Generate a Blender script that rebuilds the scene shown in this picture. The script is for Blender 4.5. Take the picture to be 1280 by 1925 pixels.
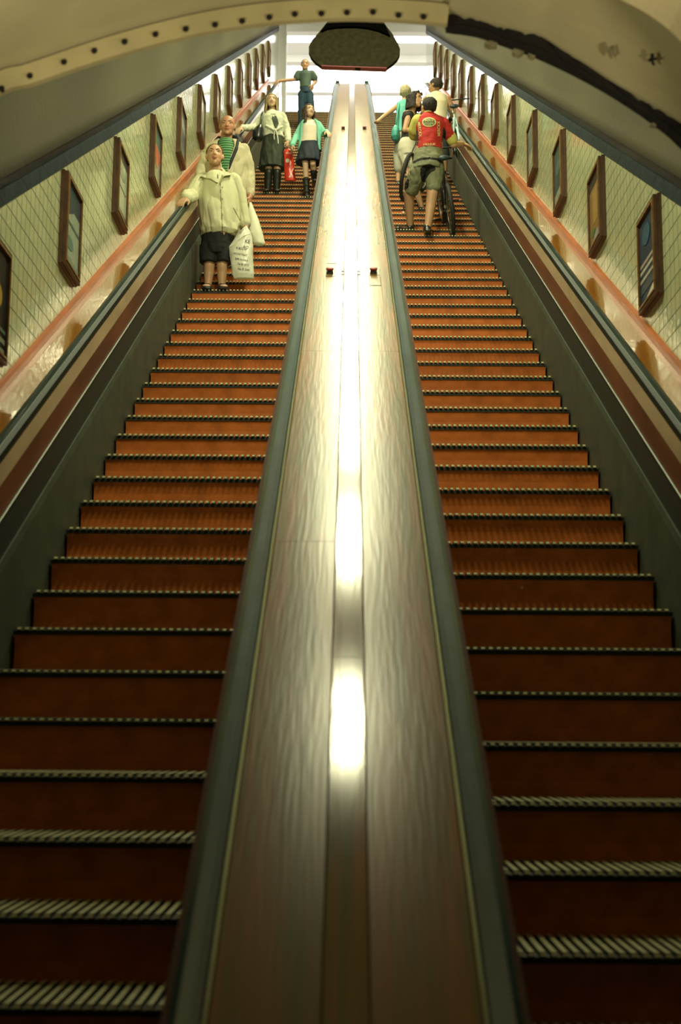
import bpy, bmesh, math, random
from math import sin, cos, tan, pi, radians, sqrt, atan2
from mathutils import Vector, Matrix
from mathutils.bvhtree import BVHTree
random.seed(7)
C = bpy.context.scene.collection
for o in list(bpy.data.objects): bpy.data.objects.remove(o)
V = Vector
# ------------------------------------------------------------------ camera, world, light, exposure
FPX, CX, CY = 2571.0, 640.0, 962.5
CAM = V((0, 0, 1.65))
YAW, PITCH, ROLL = radians(0.365), radians(8.889), radians(0.45)
TH = radians(30)
D3 = V((0, cos(TH), sin(TH))); N3 = V((0, -sin(TH), cos(TH)))
fw = V((-sin(YAW)*cos(PITCH), cos(YAW)*cos(PITCH), sin(PITCH)))
R0 = V((cos(YAW), sin(YAW), 0)); U0 = R0.cross(fw)
CR = R0*cos(ROLL) + U0*sin(ROLL); CU = -R0*sin(ROLL) + U0*cos(ROLL)
cam_d = bpy.data.cameras.new('camera'); cam = bpy.data.objects.new('camera', cam_d); C.objects.link(cam)
cam.matrix_world = Matrix(((CR.x, CU.x, -fw.x, CAM.x), (CR.y, CU.y, -fw.y, CAM.y), (CR.z, CU.z, -fw.z, CAM.z), (0, 0, 0, 1)))
cam_d.sensor_fit = 'HORIZONTAL'; cam_d.sensor_width = 36; cam_d.lens = 36*FPX/1280
cam_d.clip_start = 0.05; cam_d.clip_end = 200
cam_d.dof.use_dof = True; cam_d.dof.focus_distance = 14.5; cam_d.dof.aperture_fstop = 4.0
bpy.context.scene.camera = cam
S = bpy.context.scene
S.view_settings.view_transform = 'Standard'; S.view_settings.look = 'None'
S.view_settings.gamma = 1; S.view_settings.use_curve_mapping = False
S.view_settings.exposure = 0.0
w = bpy.data.worlds.new('world'); S.world = w; w.use_nodes = True
w.node_tree.nodes['Background'].inputs[0].default_value = (0.55, 0.75, 0.6, 1)
w.node_tree.nodes['Background'].inputs[1].default_value = 0.002
LAMP_W = 152.0; LAMP_COL = (0.96, 0.93, 0.56); PANEL = 6.0; FILL_W = 110.0

def ray(x, y): return fw + CR*((x-CX)/FPX) - CU*((y-CY)/FPX)
def onY(x, y, Y): v = ray(x, y); return CAM + v*(Y/v.y)
def onZ(x, y, Z): v = ray(x, y); return CAM + v*((Z-CAM.z)/v.z)
def onN(x, y, N): v = ray(x, y); return CAM + v*(N/v.dot(N3))
def I(X, t, N): return CAM + V((X, 0, 0)) + D3*t + N3*N

for k in range(11):          # the tubes' light, one lamp per ceiling fitting
    t = 8.75 + 3.42*k - 0.2
    if t > 34: break
    L = bpy.data.lights.new('lamp_light', 'AREA'); L.shape = 'RECTANGLE'; L.size = 0.2; L.size_y = 1.0
    L.energy = LAMP_W*((.62, .85, .95)[k] if k < 3 else 1.0); L.color = LAMP_COL
    o = bpy.data.objects.new('lamp_light', L); C.objects.link(o); o.location = I(0, t, 0.72); o.rotation_euler = (TH, 0, 0)
for sx in (-1, 1):           # added spots out of view, brightening the rim and lower hall ceiling
    L = bpy.data.lights.new('rim_fill_light', 'SPOT'); L.energy = FILL_W; L.color = (1, .86, .56); L.spot_size = radians(88); L.spot_blend = .7; L.shadow_soft_size = .1
    o = bpy.data.objects.new('rim_fill_light', L); C.objects.link(o); o.location = (1.75*sx, 3.3, 2.9)
    o.rotation_euler = V((-1.3*sx, .9, 1.5)).to_track_quat('-Z', 'Y').to_euler()

# ------------------------------------------------------------------ materials
def M(name, col, rough=.6, metal=0, coat=0, coat_r=.05, noise=0, nscale=8, col2=None, nstretch=(1, 1, 1), bump=0, bscale=40, bstretch=(1, 1, 1), sheen=0, emit=None, emit_s=0, coords='Object', det=4, rnoise=0, spec=.5, cior=1.5):
    m = bpy.data.materials.new(name); m.use_nodes = True; nt = m.node_tree; b = nt.nodes['Principled BSDF']
    b.inputs['Base Color'].default_value = (*col, 1); b.inputs['Roughness'].default_value = rough; b.inputs['Metallic'].default_value = metal
    b.inputs['Coat Weight'].default_value = coat; b.inputs['Coat Roughness'].default_value = coat_r
    b.inputs['Specular IOR Level'].default_value = spec; b.inputs['Coat IOR'].default_value = cior
    if sheen: b.inputs['Sheen Weight'].default_value = sheen
    if emit: b.inputs['Emission Color'].default_value = (*emit, 1); b.inputs['Emission Strength'].default_value = emit_s
    tc = nt.nodes.new('ShaderNodeTexCoord')
    def mapn(st):
        mp = nt.nodes.new('ShaderNodeMapping'); mp.inputs['Scale'].default_value = st; nt.links.new(tc.outputs[coords], mp.inputs[0]); return mp
    if noise:
        n = nt.nodes.new('ShaderNodeTexNoise'); n.inputs['Scale'].default_value = nscale; n.inputs['Detail'].default_value = det
        nt.links.new(mapn(nstretch).outputs[0], n.inputs['Vector'])
        r = nt.nodes.new('ShaderNodeValToRGB'); c2 = col2 or tuple(c*(1-noise) for c in col)
        r.color_ramp.elements[0].position = .33; r.color_ramp.elements[1].position = .67
        r.color_ramp.elements[0].color = (*c2, 1); r.color_ramp.elements[1].color = (*col, 1)
        nt.links.new(n.outputs[0], r.inputs[0]); nt.links.new(r.outputs[0], b.inputs['Base Color'])
        if rnoise:
            mr = nt.nodes.new('ShaderNodeMapRange'); mr.inputs[3].default_value = rough-rnoise; mr.inputs[4].default_value = rough+rnoise
            nt.links.new(n.outputs[0], mr.inputs[0]); nt.links.new(mr.outputs[0], b.inputs['Roughness'])
    if bump:
        n = nt.nodes.new('ShaderNodeTexNoise'); n.inputs['Scale'].default_value = bscale; n.inputs['Detail'].default_value = 3
        nt.links.new(mapn(bstretch).outputs[0], n.inputs['Vector'])
        bp = nt.nodes.new('ShaderNodeBump'); bp.inputs['Strength'].default_value = bump; bp.inputs['Distance'].default_value = .01
        nt.links.new(n.outputs[0], bp.inputs['Height']); nt.links.new(bp.outputs[0], b.inputs['Normal'])
        if coat: nt.links.new(bp.outputs[0], b.inputs['Coat Normal'])
    return m

def tile_mat(name, c1, c2, grout, tw, th, rough=.12, bump=.55, gw=.0045, wav=.4):
    m = bpy.data.materials.new(name); m.use_nodes = True; nt = m.node_tree; b = nt.nodes['Principled BSDF']; L = nt.links
    g = nt.nodes.new('ShaderNodeNewGeometry'); sp = nt.nodes.new('ShaderNodeSeparateXYZ'); L.new(g.outputs['Position'], sp.inputs[0])
    cb = nt.nodes.new('ShaderNodeCombineXYZ'); L.new(sp.outputs['Y'], cb.inputs[0]); L.new(sp.outputs['Z'], cb.inputs[1])
    br = nt.nodes.new('ShaderNodeTexBrick'); br.offset = 0; br.squash = 1
    br.inputs['Color1'].default_value = (*c1, 1); br.inputs['Color2'].default_value = (*c2, 1); br.inputs['Mortar'].default_value = (*grout, 1)
    br.inputs['Scale'].default_value = 1; br.inputs['Mortar Size'].default_value = gw; br.inputs['Brick Width'].default_value = tw; br.inputs['Row Height'].default_value = th
    br.inputs['Mortar Smooth'].default_value = .3
    L.new(cb.outputs[0], br.inputs['Vector']); L.new(br.outputs['Color'], b.inputs['Base Color'])
    rr = nt.nodes.new('ShaderNodeMapRange'); rr.inputs[3].default_value = rough; rr.inputs[4].default_value = .8
    L.new(br.outputs['Fac'], rr.inputs[0]); L.new(rr.outputs[0], b.inputs['Roughness'])
    n = nt.nodes.new('ShaderNodeTexNoise'); n.inputs['Scale'].default_value = 14; n.inputs['Detail'].default_value = 2; L.new(cb.outputs[0], n.inputs['Vector'])
    mx = nt.nodes.new('ShaderNodeMath'); mx.operation = 'MULTIPLY_ADD'; L.new(br.outputs['Fac'], mx.inputs[0]); mx.inputs[1].default_value = -1.0
    m2 = nt.nodes.new('ShaderNodeMath'); m2.operation = 'MULTIPLY'; L.new(n.outputs[0], m2.inputs[0]); m2.inputs[1].default_value = wav*3; L.new(m2.outputs[0], mx.inputs[2])
    bp = nt.nodes.new('ShaderNodeBump'); bp.inputs['Strength'].default_value = bump; bp.inputs['Distance'].default_value = .006
    L.new(mx.outputs[0], bp.inputs['Height']); L.new(bp.outputs[0], b.inputs['Normal'])
    b.inputs['Coat Weight'].default_value = .4; b.inputs['Coat Roughness'].default_value = .08
    return m

m_tile = tile_mat('cream_tiles', (.56, .59, .36), (.49, .53, .31), (.045, .07, .035), .108, .108)
m_band = tile_mat('blue_black_tiles', (.013, .035, .045), (.007, .018, .026), (.01, .015, .015), .036, .3, rough=.5)
for _n in m_band.node_tree.nodes:
    if _n.type == 'BSDF_PRINCIPLED': _n.inputs['Coat Weight'].default_value = 0; _n.inputs['Specular IOR Level'].default_value = .12
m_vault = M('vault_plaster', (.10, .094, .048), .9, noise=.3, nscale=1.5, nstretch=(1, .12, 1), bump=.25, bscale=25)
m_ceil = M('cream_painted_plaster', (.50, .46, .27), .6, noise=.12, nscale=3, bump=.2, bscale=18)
m_rim = M('cream_painted_steel', (.55, .49, .27), .45, noise=.15, nscale=6, bump=.15, bscale=14)
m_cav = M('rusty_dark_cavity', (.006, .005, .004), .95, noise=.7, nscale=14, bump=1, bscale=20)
m_black = M('black_void', (.006, .006, .005), .9)
m_riser = M('orange_painted_riser', (.62, .165, .03), .5, spec=.3, noise=.3, nscale=9, bump=.15, bscale=60, rnoise=.08)
m_base = M('dark_tread_base', (.02, .025, .018), .7, noise=.4)
m_cleat = M('worn_cleat_top', (.50, .49, .26), .5, noise=.35, nscale=20)
m_cleat_d = M('cleat_side', (.05, .055, .035), .7)
m_plank = M('varnished_side_plank', (.27, .12, .032), .25, coat=0, spec=.13, noise=.6, nscale=5, nstretch=(5, .25, 1), col2=(.12, .115, .036), bump=.05, bscale=14, bstretch=(5, .3, 1), det=6)
m_plank_c = M('varnished_centre_plank', (.27, .12, .034), .12, coat=0, spec=.22, noise=.6, nscale=5, nstretch=(6, .25, 1), col2=(.12, .115, .036), bump=.035, bscale=14, bstretch=(5, .3, 1), det=6)
m_gap = M('dark_seam', (.02, .015, .01), .9)
m_rubber = M('blue_green_handrail_strip', (.028, .085, .095), .3, coat=.4, coat_r=.2, noise=.5, nscale=4, nstretch=(4, .6, 1), bump=.1, bscale=12)
m_zinc = M('polished_edge_bead', (.85, .88, .72), .3, metal=.9)
m_bead = M('handrail_bead', (.35, .42, .38), .35, metal=.8)
m_brown = M('dark_brown_edge_wood', (.10, .036, .014), .75, noise=.4, nscale=10, spec=.2)
m_deck = M('glossy_orange_deck', (.40, .155, .018), .2, coat=1, cior=1.65, coat_r=.035, noise=.25, nscale=4, nstretch=(2, .4, 1), bump=.10, bscale=5, bstretch=(3, 1.3, 1))
m_trimo = M('orange_skirting_trim', (.46, .12, .025), .35, coat=.15, coat_r=.1, noise=.35, nscale=9, nstretch=(1, .3, 1))
m_pink = M('sheen_toned_moulding', (.46, .34, .21), .35, coat=.4, coat_r=.15, noise=.25, nscale=7, nstretch=(1, .3, 1))  # pale tone of the grazing reflection is put into the base colour
m_wood = M('red_brown_wood_panel', (.15, .045, .016), .45, coat=.1, coat_r=.2, noise=.55, nscale=5, nstretch=(1, .25, 1), bump=.1, bscale=10)
m_greenp = M('dark_green_panel', (.010, .02, .012), .6, noise=.3, nscale=6)
m_skirt = M('grey_green_skirt', (.05, .066, .042), .6, noise=.3, nscale=5, bump=.1, bscale=30)
m_rail = M('black_handrail', (.007, .02, .018), .35, spec=.06)
m_frame = M('dark_oak_frame', (.085, .036, .013), .5, coat=.1, noise=.5, nscale=30, nstretch=(1, 1, .3))
m_frame_g = M('gilt_frame_edge', (.34, .18, .05), .35, metal=.2, noise=.4, nscale=30)
m_glass = M('poster_glass', (.02, .03, .03), .08, coat=1)
m_white = M('white_hall_paint', (.82, .82, .78), .6)
m_hfloor = M('hall_floor', (.5, .48, .42), .4)
m_emit = M('lit_ceiling_panel', (1, 1, 1), .5, emit=(1, .97, .92), emit_s=PANEL)
m_tube = M('lit_tube', (1, 1, 1), .5, emit=(1, .9, .7), emit_s=6)
m_hall = M('lower_hall_tiles', (.07, .07, .05), .6)
m_lfloor = M('lower_hall_floor', (.06, .055, .04), .6)
m_fixt = M('lamp_housing', (.5, .5, .45), .5)

# ------------------------------------------------------------------ mesh builder
class MB:
    def __init__(s): s.v = []; s.f = []; s.m = []; s.mats = []
    def mi(s, m):
        if m not in s.mats: s.mats.append(m)
        return s.mats.index(m)
    def add(s, vs, fs, m=None):
        o = len(s.v); s.v += [V(v) for v in vs]; s.f += [[i+o for i in f] for f in fs]; s.m += [s.mi(m)]*len(fs)
    def box(s, a, b, m=None, fn=None):
        x0, y0, z0 = a; x1, y1, z1 = b
        vs = [(x, y, z) for x in (x0, x1) for y in (y0, y1) for z in (z0, z1)]
        if fn: vs = [fn(*p) for p in vs]
        s.add(vs, [(0, 1, 3, 2), (4, 6, 7, 5), (0, 4, 5, 1), (2, 3, 7, 6), (0, 2, 6, 4), (1, 5, 7, 3)], m)
    def sweep(s, prof, y0, y1, m=None, closed=True, ny=1):   # profile of (x,z), swept along y
        n = len(prof); vs = []
        for k in range(ny+1):
            y = y0+(y1-y0)*k/ny; vs += [(p[0], y, p[1]) for p in prof]
        fs = []
        for k in range(ny):
            for i in range(n if closed else n-1):
                j = (i+1) % n; fs.append((k*n+i, k*n+j, (k+1)*n+j, (k+1)*n+i))
        if closed: fs += [tuple(range(n))[::-1], tuple(range(ny*n, ny*n+n))]
        s.add(vs, fs, m)
    def prism(s, poly, off, m=None):      # poly: list of 3D points, off: Vector
        n = len(poly); vs = [V(p) for p in poly]+[V(p)+off for p in poly]
        s.add(vs, [tuple(range(n))[::-1], tuple(range(n, 2*n))]+[(i, (i+1) % n, (i+1) % n+n, i+n) for i in range(n)], m)
    def tube(s, pts, rs, m=None, seg=10, cap=True):
        pts = [V(p) for p in pts]
        if not isinstance(rs, (list, tuple)): rs = [rs]*len(pts)
        rings = []; up = None
        for i, p in enumerate(pts):
            t = (pts[min(i+1, len(pts)-1)]-pts[max(i-1, 0)]).normalized()
            if up is None: up = V((0, 0, 1)) if abs(t.z) < .9 else V((1, 0, 0))
            a = (up - t*up.dot(t)).normalized(); b = t.cross(a); up = a
            rings.append([p+(a*cos(q)+b*sin(q))*rs[i] for q in [2*pi*k/seg for k in range(seg)]])
        s.rings(rings, m, cap)
    def rings(s, rings, m=None, cap=True, loop=False):
        n = len(rings[0]); fs = []
        for k in range(len(rings) if loop else len(rings)-1):
            a = k*n; b = ((k+1) % len(rings))*n
            for i in range(n):
                j = (i+1) % n; fs.append((a+i, a+j, b+j, b+i))
        if cap and not loop: fs += [tuple(range(n))[::-1], tuple(range((len(rings)-1)*n, len(rings)*n))]
        s.add([v for r in rings for v in r], fs, m)
    def ball(s, c, r, m=None, ax=None, seg=12, rg=8):
        c = V(c); r = V((r, r, r)) if not isinstance(r, (tuple, list, Vector)) else V(r)
        ax = ax or (V((1, 0, 0)), V((0, 1, 0)), V((0, 0, 1)))
        vs = [c+ax[2]*r.z]
        for i in range(1, rg):
            a = pi*i/rg
            for k in range(seg):
                q = 2*pi*k/seg; vs.append(c+ax[0]*(r.x*sin(a)*cos(q))+ax[1]*(r.y*sin(a)*sin(q))+ax[2]*(r.z*cos(a)))
        vs.append(c-ax[2]*r.z); fs = [(0, 1+k, 1+(k+1) % seg) for k in range(seg)]
        for i in range(rg-2):
            for k in range(seg): fs.append((1+i*seg+k, 1+(i+1)*seg+k, 1+(i+1)*seg+(k+1) % seg, 1+i*seg+(k+1) % seg))
        e = len(vs)-1; b = 1+(rg-2)*seg; fs += [(e, b+(k+1) % seg, b+k) for k in range(seg)]
        s.add(vs, fs, m)
    def chain(s, pts, rs, m=None, seg=12):
        pts = [V(p) for p in pts]
        s.tube(pts, rs, m, seg)
        for p, r in zip(pts, rs): s.ball(p, r*.995, m, seg=seg)
    def mesh(s, name, smooth=False, fix=True):
        me = bpy.data.meshes.new(name); me.from_pydata([tuple(v) for v in s.v], [], s.f)
        for m in s.mats:
            if m: me.materials.append(m)
        if len(s.mats) > 1:
            for p, i in zip(me.polygons, s.m): p.material_index = i
        if fix:
            bm = bmesh.new(); bm.from_mesh(me); bmesh.ops.recalc_face_normals(bm, faces=bm.faces); bm.to_mesh(me); bm.free()
        if smooth:
            for p in me.polygons: p.use_smooth = True
        return me
    def obj(s, name, parent=None, smooth=False, kind=None, label=None, mw=None, fix=True, me=None):
        o = bpy.data.objects.new(name, me or s.mesh(name, smooth, fix)); C.objects.link(o)
        if parent:
            o.parent = parent; o.matrix_parent_inverse = parent_w(parent).inverted()
        if mw is not None: o.matrix_basis = mw
        if kind: o['kind'] = kind
        if label: o['label'] = label
        return o
def parent_w(p):
    m = Matrix.LocRotScale(p.location, p.rotation_euler, p.scale) if not p.get('_mw') else Matrix([list(r) for r in p['_mw']])
    return m if p.parent is None else p.parent_m @ m if hasattr(p, 'parent_m') else world_of(p)
def world_of(o):
    b = o.matrix_basis
    if o.parent is None: return b.copy()
    return world_of(o.parent) @ o.matrix_parent_inverse @ b
def parent_w(p): return world_of(p)
def empty(name, loc, label=None, cat=None, group=None):
    o = bpy.data.objects.new(name, None); C.objects.link(o); o.location = loc; o.empty_display_size = .1; return tag(o, label, cat, group)
def tag(o, label=None, cat=None, group=None, kind=None):
    if label: o['label'] = label
    if cat: o['category'] = cat
    if group: o['group'] = group
    if kind: o['kind'] = kind
    return o
INC = Matrix.Translation(CAM) @ Matrix.Rotation(TH, 4, 'X')   # local (X, along the slope, normal to the slope)

def cut(o, co, no):
    bm = bmesh.new(); bm.from_mesh(o.data); mw = world_of(o); inv = mw.inverted()
    bmesh.ops.bisect_plane(bm, geom=bm.verts[:]+bm.edges[:]+bm.faces[:], plane_co=inv @ V(co), plane_no=(inv.to_3x3() @ V(no)).normalized(), clear_outer=True)
    bm.to_mesh(o.data); bm.free()

# ------------------------------------------------------------------ the shaft: walls, bands, vault
YF, YB = 5.04, 33.6     # the portal plane and the upper end
WX = 1.94
ZT = I(0, 3.386+.441*72, -2.944).z   # upper landing level
BL, BR, BU = -1.155, -1.205, .09
for s, nm, bl in ((-1, 'wall_left', BL), (1, 'wall_right', BR)):
    mb = MB(); mb.box((s*WX, 1, -4.2), (s*(WX+.12), 42, bl), m_tile)
    o = mb.obj(nm, mw=INC, kind='structure'); cut(o, (0, YF, 0), (0, -1, 0)); cut(o, (0, YB, 0), (0, 1, 0))
    mb = MB(); mb.box((s*(WX-.012), 1, bl), (s*(WX+.12), 42, bl+BU), m_band)
    o = mb.obj('trim_%d' % (1 if s < 0 else 2), mw=INC, kind='structure'); cut(o, (0, YF, 0), (0, -1, 0)); cut(o, (0, YB, 0), (0, 1, 0))
    mb = MB(); mb.sweep([(s*WX, -2.125), (s*(WX-.028), -2.125), (s*(WX-.028), -2.075), (s*(WX-.018), -2.06), (s*WX, -2.055)], 1, 40, m_trimo)
    o = mb.obj('baseboard_%s' % ('left' if s < 0 else 'right'), mw=INC, kind='structure'); cut(o, (0, YF, 0), (0, -1, 0)); cut(o, (0, 29.8, 0), (0, 1, 0))
mb = MB(); pr = []
zl, zr = BL+BU, BR+BU
for i in range(41):
    a = pi*i/40; z0 = zr+(zl-zr)*(1-cos(a))/2
    pr.append((1.935*cos(a), z0+1.95*sin(a)))
pr += [(p[0]*1.06, p[1]+.12) for p in reversed(pr)]
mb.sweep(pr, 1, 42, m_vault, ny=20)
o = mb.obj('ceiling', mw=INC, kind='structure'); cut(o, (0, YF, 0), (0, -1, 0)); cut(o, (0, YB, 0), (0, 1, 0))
for p in o.data.polygons: p.use_smooth = len(p.vertices) == 4
o = None
# shaft floor under the escalators
mb = MB(); mb.box((-WX-.1, 3.0, -4.3), (WX+.1, 38, -4.1), m_black); o = mb.obj('floor', mw=INC, kind='structure'); cut(o, (0, 2.5, 0), (0, -1, 0))

# ------------------------------------------------------------------ portal rim, broken right part, lower hall
def P5(x, y, Y=5.0): p = onY(x, y, Y); return (p.x, p.z)
low = [(-2.5, 2.2), (-2.42, 2.9), (-2.15, 3.45), (-1.75, 3.86)]+[P5(*q) for q in [(0, 177), (60, 160), (180, 119), (300, 84), (400, 61), (500, 46), (600, 39), (660, 37), (720, 39), (790, 43), (840, 48)]]
lowR = [P5(*q) for q in [(840, 48), (900, 57), (955, 76), (1000, 92), (1050, 114), (1100, 139), (1150, 167), (1200, 199), (1240, 228), (1280, 262)]]+[(1.5, 3.64), (1.75, 3.28), (1.95, 2.85), (2.1, 2.2)]
upR = [P5(*q) for q in [(836, 16), (880, 27), (930, 42), (980, 54), (1015, 62), (1060, 90), (1105, 118), (1150, 148), (1215, 186), (1280, 226)]]+[(1.6, 3.73), (1.88, 3.36), (2.1, 2.9), (2.3, 2.2)]
def offs(pts, d):
    out = []
    for i, p in enumerate(pts):
        a = pts[max(i-1, 0)]; b = pts[min(i+1, len(pts)-1)]; tx, tz = b[0]-a[0], b[1]-a[1]; l = sqrt(tx*tx+tz*tz)
        out.append((p[0]-tz/l*d, p[1]+tx/l*d))
    return out
def dens(pts, k=4):   # Catmull-Rom
    out = []
    for i in range(len(pts)-1):
        p0, p1, p2, p3 = pts[max(i-1, 0)], pts[i], pts[i+1], pts[min(i+2, len(pts)-1)]
        for j in range(k):
            t = j/k
            out.append(tuple(.5*(2*p1[c]+(p2[c]-p0[c])*t+(2*p0[c]-5*p1[c]+4*p2[c]-p3[c])*t*t+(-p0[c]+3*p1[c]-3*p2[c]+p3[c])*t**3) for c in (0, 1)))
    return out+[pts[-1]]
lowd = dens(low); upd = offs(lowd, .083)
def strip(mb, a, b, y, m, dy):     # solid between polylines a and b, face at y, thickness dy
    n = len(a); vs = [(p[0], y, p[1]) for p in a]+[(p[0], y, p[1]) for p in b]+[(p[0], y+dy, p[1]) for p in a]+[(p[0], y+dy, p[1]) for p in b]
    fs = []
    for i in range(n-1):
        fs += [(i, i+1, n+i+1, n+i), (2*n+i, 3*n+i, 3*n+i+1, 2*n+i+1), (i, 2*n+i, 2*n+i+1, i+1), (n+i, n+i+1, 3*n+i+1, 3*n+i)]
    fs += [(0, n, 3*n, 2*n), (n-1, 3*n-1, 4*n-1, 2*n-1)]
    mb.add(vs, fs, m)
mb = MB(); strip(mb, lowd, upd, 4.985, m_rim, .03)
rim = mb.obj('trim_3', kind='structure', smooth=False)
for q in [(3, 168), (56, 144), (120, 118), (177, 97), (234, 80), (292, 66), (349, 56), (404, 48), (455, 41), (506, 34), (554, 28), (604, 27), (652, 25), (701, 24), (749, 30), (796, 33), (-55, 192), (-112, 218)]:
    p = onY(q[0], q[1]-1, 4.985); mb = MB()
    mb.tube([p+V((0, .01, 0)), p-V((0, .006, 0)), p-V((0, .012, 0))], [.0125, .0115, .007], m_black, 12)
    mb.obj('bolt', parent=rim, smooth=True)
# groove behind the flange, dark line
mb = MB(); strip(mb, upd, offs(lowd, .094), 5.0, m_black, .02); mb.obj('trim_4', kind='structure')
# the right side where the flange is gone: dark hollow with ragged edges
lr = dens(lowR, 5); ur = dens(upR, 5)
while len(ur) < len(lr): ur.append(ur[-1])
def rag(pts, a): return [(p[0]+random.uniform(-a, a), p[1]+random.uniform(-a, a)) for p in pts]
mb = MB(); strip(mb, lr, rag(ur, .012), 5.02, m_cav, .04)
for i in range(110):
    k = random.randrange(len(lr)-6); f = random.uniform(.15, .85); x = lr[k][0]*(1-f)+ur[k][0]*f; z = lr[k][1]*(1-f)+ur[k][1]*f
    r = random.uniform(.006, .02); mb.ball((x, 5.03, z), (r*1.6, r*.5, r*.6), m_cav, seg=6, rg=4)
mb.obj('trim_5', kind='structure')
# broken flange end and remaining plates along the hollow's lower lip
m_chip = M('broken_plaster', (.34, .30, .17), .8, noise=.5, nscale=20, bump=.6, bscale=30)
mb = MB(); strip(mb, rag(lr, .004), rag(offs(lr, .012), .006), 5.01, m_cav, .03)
for (px, py, w_, h_) in [(925, 82, 30, 14), (975, 94, 34, 18), (1000, 100, 22, 16), (1235, 232, 26, 9)]:
    pts = []
    for k in range(9):
        a = 2*pi*k/9; rr = random.uniform(.6, 1.0); p = onY(px+w_*.5*rr*cos(a), py+h_*.5*rr*sin(a), 5.04); pts.append(p)
    mb.prism(pts, V((0, .03, 0)), m_chip)
mb.obj('trim_6', kind='structure')
# lower hall vault, coming from the rim towards the viewer
outer = offs(lowd, .094)+ur[1:]
oo = [p for i, p in enumerate(outer)]
mb = MB(); n = len(oo); vs = []; ys = [5.0, 4.9, 4.0, 2, -4.5]
for y in ys:
    k = .0 if y > 4.95 else .012
    vs += [(p[0]*(1+k), y, p[1]+k) for p in oo]
fs = [(a*n+i, a*n+i+1, (a+1)*n+i+1, (a+1)*n+i) for a in range(len(ys)-1) for i in range(n-1)]
mb.add(vs, fs, m_ceil); o = mb.obj('ceiling', kind='structure', fix=False)
for p in o.data.polygons: p.use_smooth = True
# solid bulkhead between the rim and the shaft
mb = MB(); strip(mb, outer, [(p[0]*1.25, p[1]+1.6) for p in outer], 5.0, m_ceil, .03); mb.obj('wall_front', kind='structure')
for s, x in ((-1, -2.5), (1, 2.28)):
    mb = MB(); mb.box((x, -4.5, 0), (x+.1*s, 5.05, 2.4), m_hall); mb.obj('wall_lower_left' if s < 0 else 'wall_lower_right', kind='structure')
    mb = MB(); mb.box((s*1.945, 4.98, 0), (s*2.6, 5.06, 2.6), m_hall); mb.obj('wall_portal_left' if s < 0 else 'wall_portal_right', kind='structure')
    mb = MB(); mb.box((s*1.88, 3.15, 2.72), (s*1.62, 3.45, 2.8), m_fixt); mb.tube([(s*1.75, 3.3, 2.72), (s*1.75, 3.3, 2.66), (s*2.3, 3.3, 2.3)], .015, m_fixt)  # invented housing for the added fill spot, out of view
    o = mb.obj('added_fill_lamp'); tag(o, 'added upward facing fill lamp, unseen, on the %s side of the lower hall' % ('left' if s < 0 else 'right'), 'lamp')
mb = MB(); mb.box((-2.6, -4.6, 0), (2.6, -4.5, 4.6), m_hall); mb.obj('wall_back', kind='structure')
mb = MB(); mb.box((-2.6, -4.6, -.1), (2.6, 3.2, 0), m_lfloor); mb.obj('floor', kind='structure')
# nearer plaster rib at the upper right
Yr = 4.3
rb = [(-2.2, 3.6), (-1.8, 4.12), (-1.2, 4.38), (-.4, 4.5), (.4, 4.42)]+[P5(*q, Yr) for q in [(1130, -22), (1165, -2), (1210, 22), (1250, 50), (1280, 78)]]+[(1.35, 3.66), (1.7, 3.2), (1.95, 2.6)]
rbd = dens(rb, 5)
m_rib = M('lit_tone_plaster_rib', (.62, .55, .33), .6, noise=.1, nscale=5, bump=.15)  # paler than the vault plaster: light on the rib put into its colour
mb = MB(); strip(mb, rbd, offs(rbd, .22), Yr, m_rib, -.35); mb.obj('trim_7', kind='structure')
# chipped spots of paint on the ceiling at the right
for (px, py, w_, h_, mm) in [(1150, 97, 24, 22, m_chip), (1226, 112, 26, 20, m_cav)]:
    q = None
    for Yt in [4.98-.01*i for i in range(60)]:
        p = onY(px, py, Yt)
        k = min(range(len(outer)-1), key=lambda i: abs(outer[i][0]-p.x)); zc = outer[k][1]
        if p.z < zc+.002: q = p; break
    q = q or onY(px, py, 4.9)
    mb = MB(); pts = []
    for k in range(11):
        a = 2*pi*k/11; rr = random.uniform(.5, 1.0)*(1 if mm is m_chip else (1 if k % 3 else .4))
        pts.append(q+V((cos(a)*w_*.4*rr*.0019, sin(a)*.05*rr, -cos(a)*w_*.4*rr*.0019*.55)))
    mb.prism(pts, V((-.002, 0, -.003)), mm); mb.obj('trim_%d' % (8 if mm is m_chip else 9), kind='structure')

# ------------------------------------------------------------------ upper hall
ZC = ZT+3.95
mb = MB(); mb.box((-7, 31.95, ZT-.25), (7, 48, ZT), m_hfloor); mb.obj('floor', kind='structure')
mb = MB(); mb.box((-7, YB-.1, ZC), (7, 48, ZC+.2), m_white); mb.obj('ceiling', kind='structure')
mb = MB(); mb.box((-7, 48, ZT), (7, 48.2, ZC), m_white); mb.obj('wall_far', kind='structure')
for s in (-1, 1):
    mb = MB(); mb.box((7*s, YB, ZT), (7.2*s, 48, ZC), m_white); mb.obj('wall_hall_left' if s < 0 else 'wall_hall_right', kind='structure')
    mb = MB(); mb.box((s*1.95, YB-.15, ZT-1), (s*7, YB, ZC), m_white); mb.obj('wall_entry_left' if s < 0 else 'wall_entry_right', kind='structure')
n_ = 0
for (ya, yb) in [(60, 78), (119, 161), (179, 212)]:
    a = onZ(640, ya, ZC-.03).y; b = onZ(640, yb, ZC-.03).y
    mb = MB(); mb.box((-5.5, a, ZC-.06), (5.5, b, ZC-.01), m_emit)
    o = mb.obj('ceiling_light'); tag(o, ['bright ceiling light panel nearest the top of the shaft', 'wide glaring ceiling light panel behind the hanging sign', 'glaring ceiling light panel low behind the top steps'][n_], 'ceiling light', 'light panels in the upper hall ceiling'); n_ += 1
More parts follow.
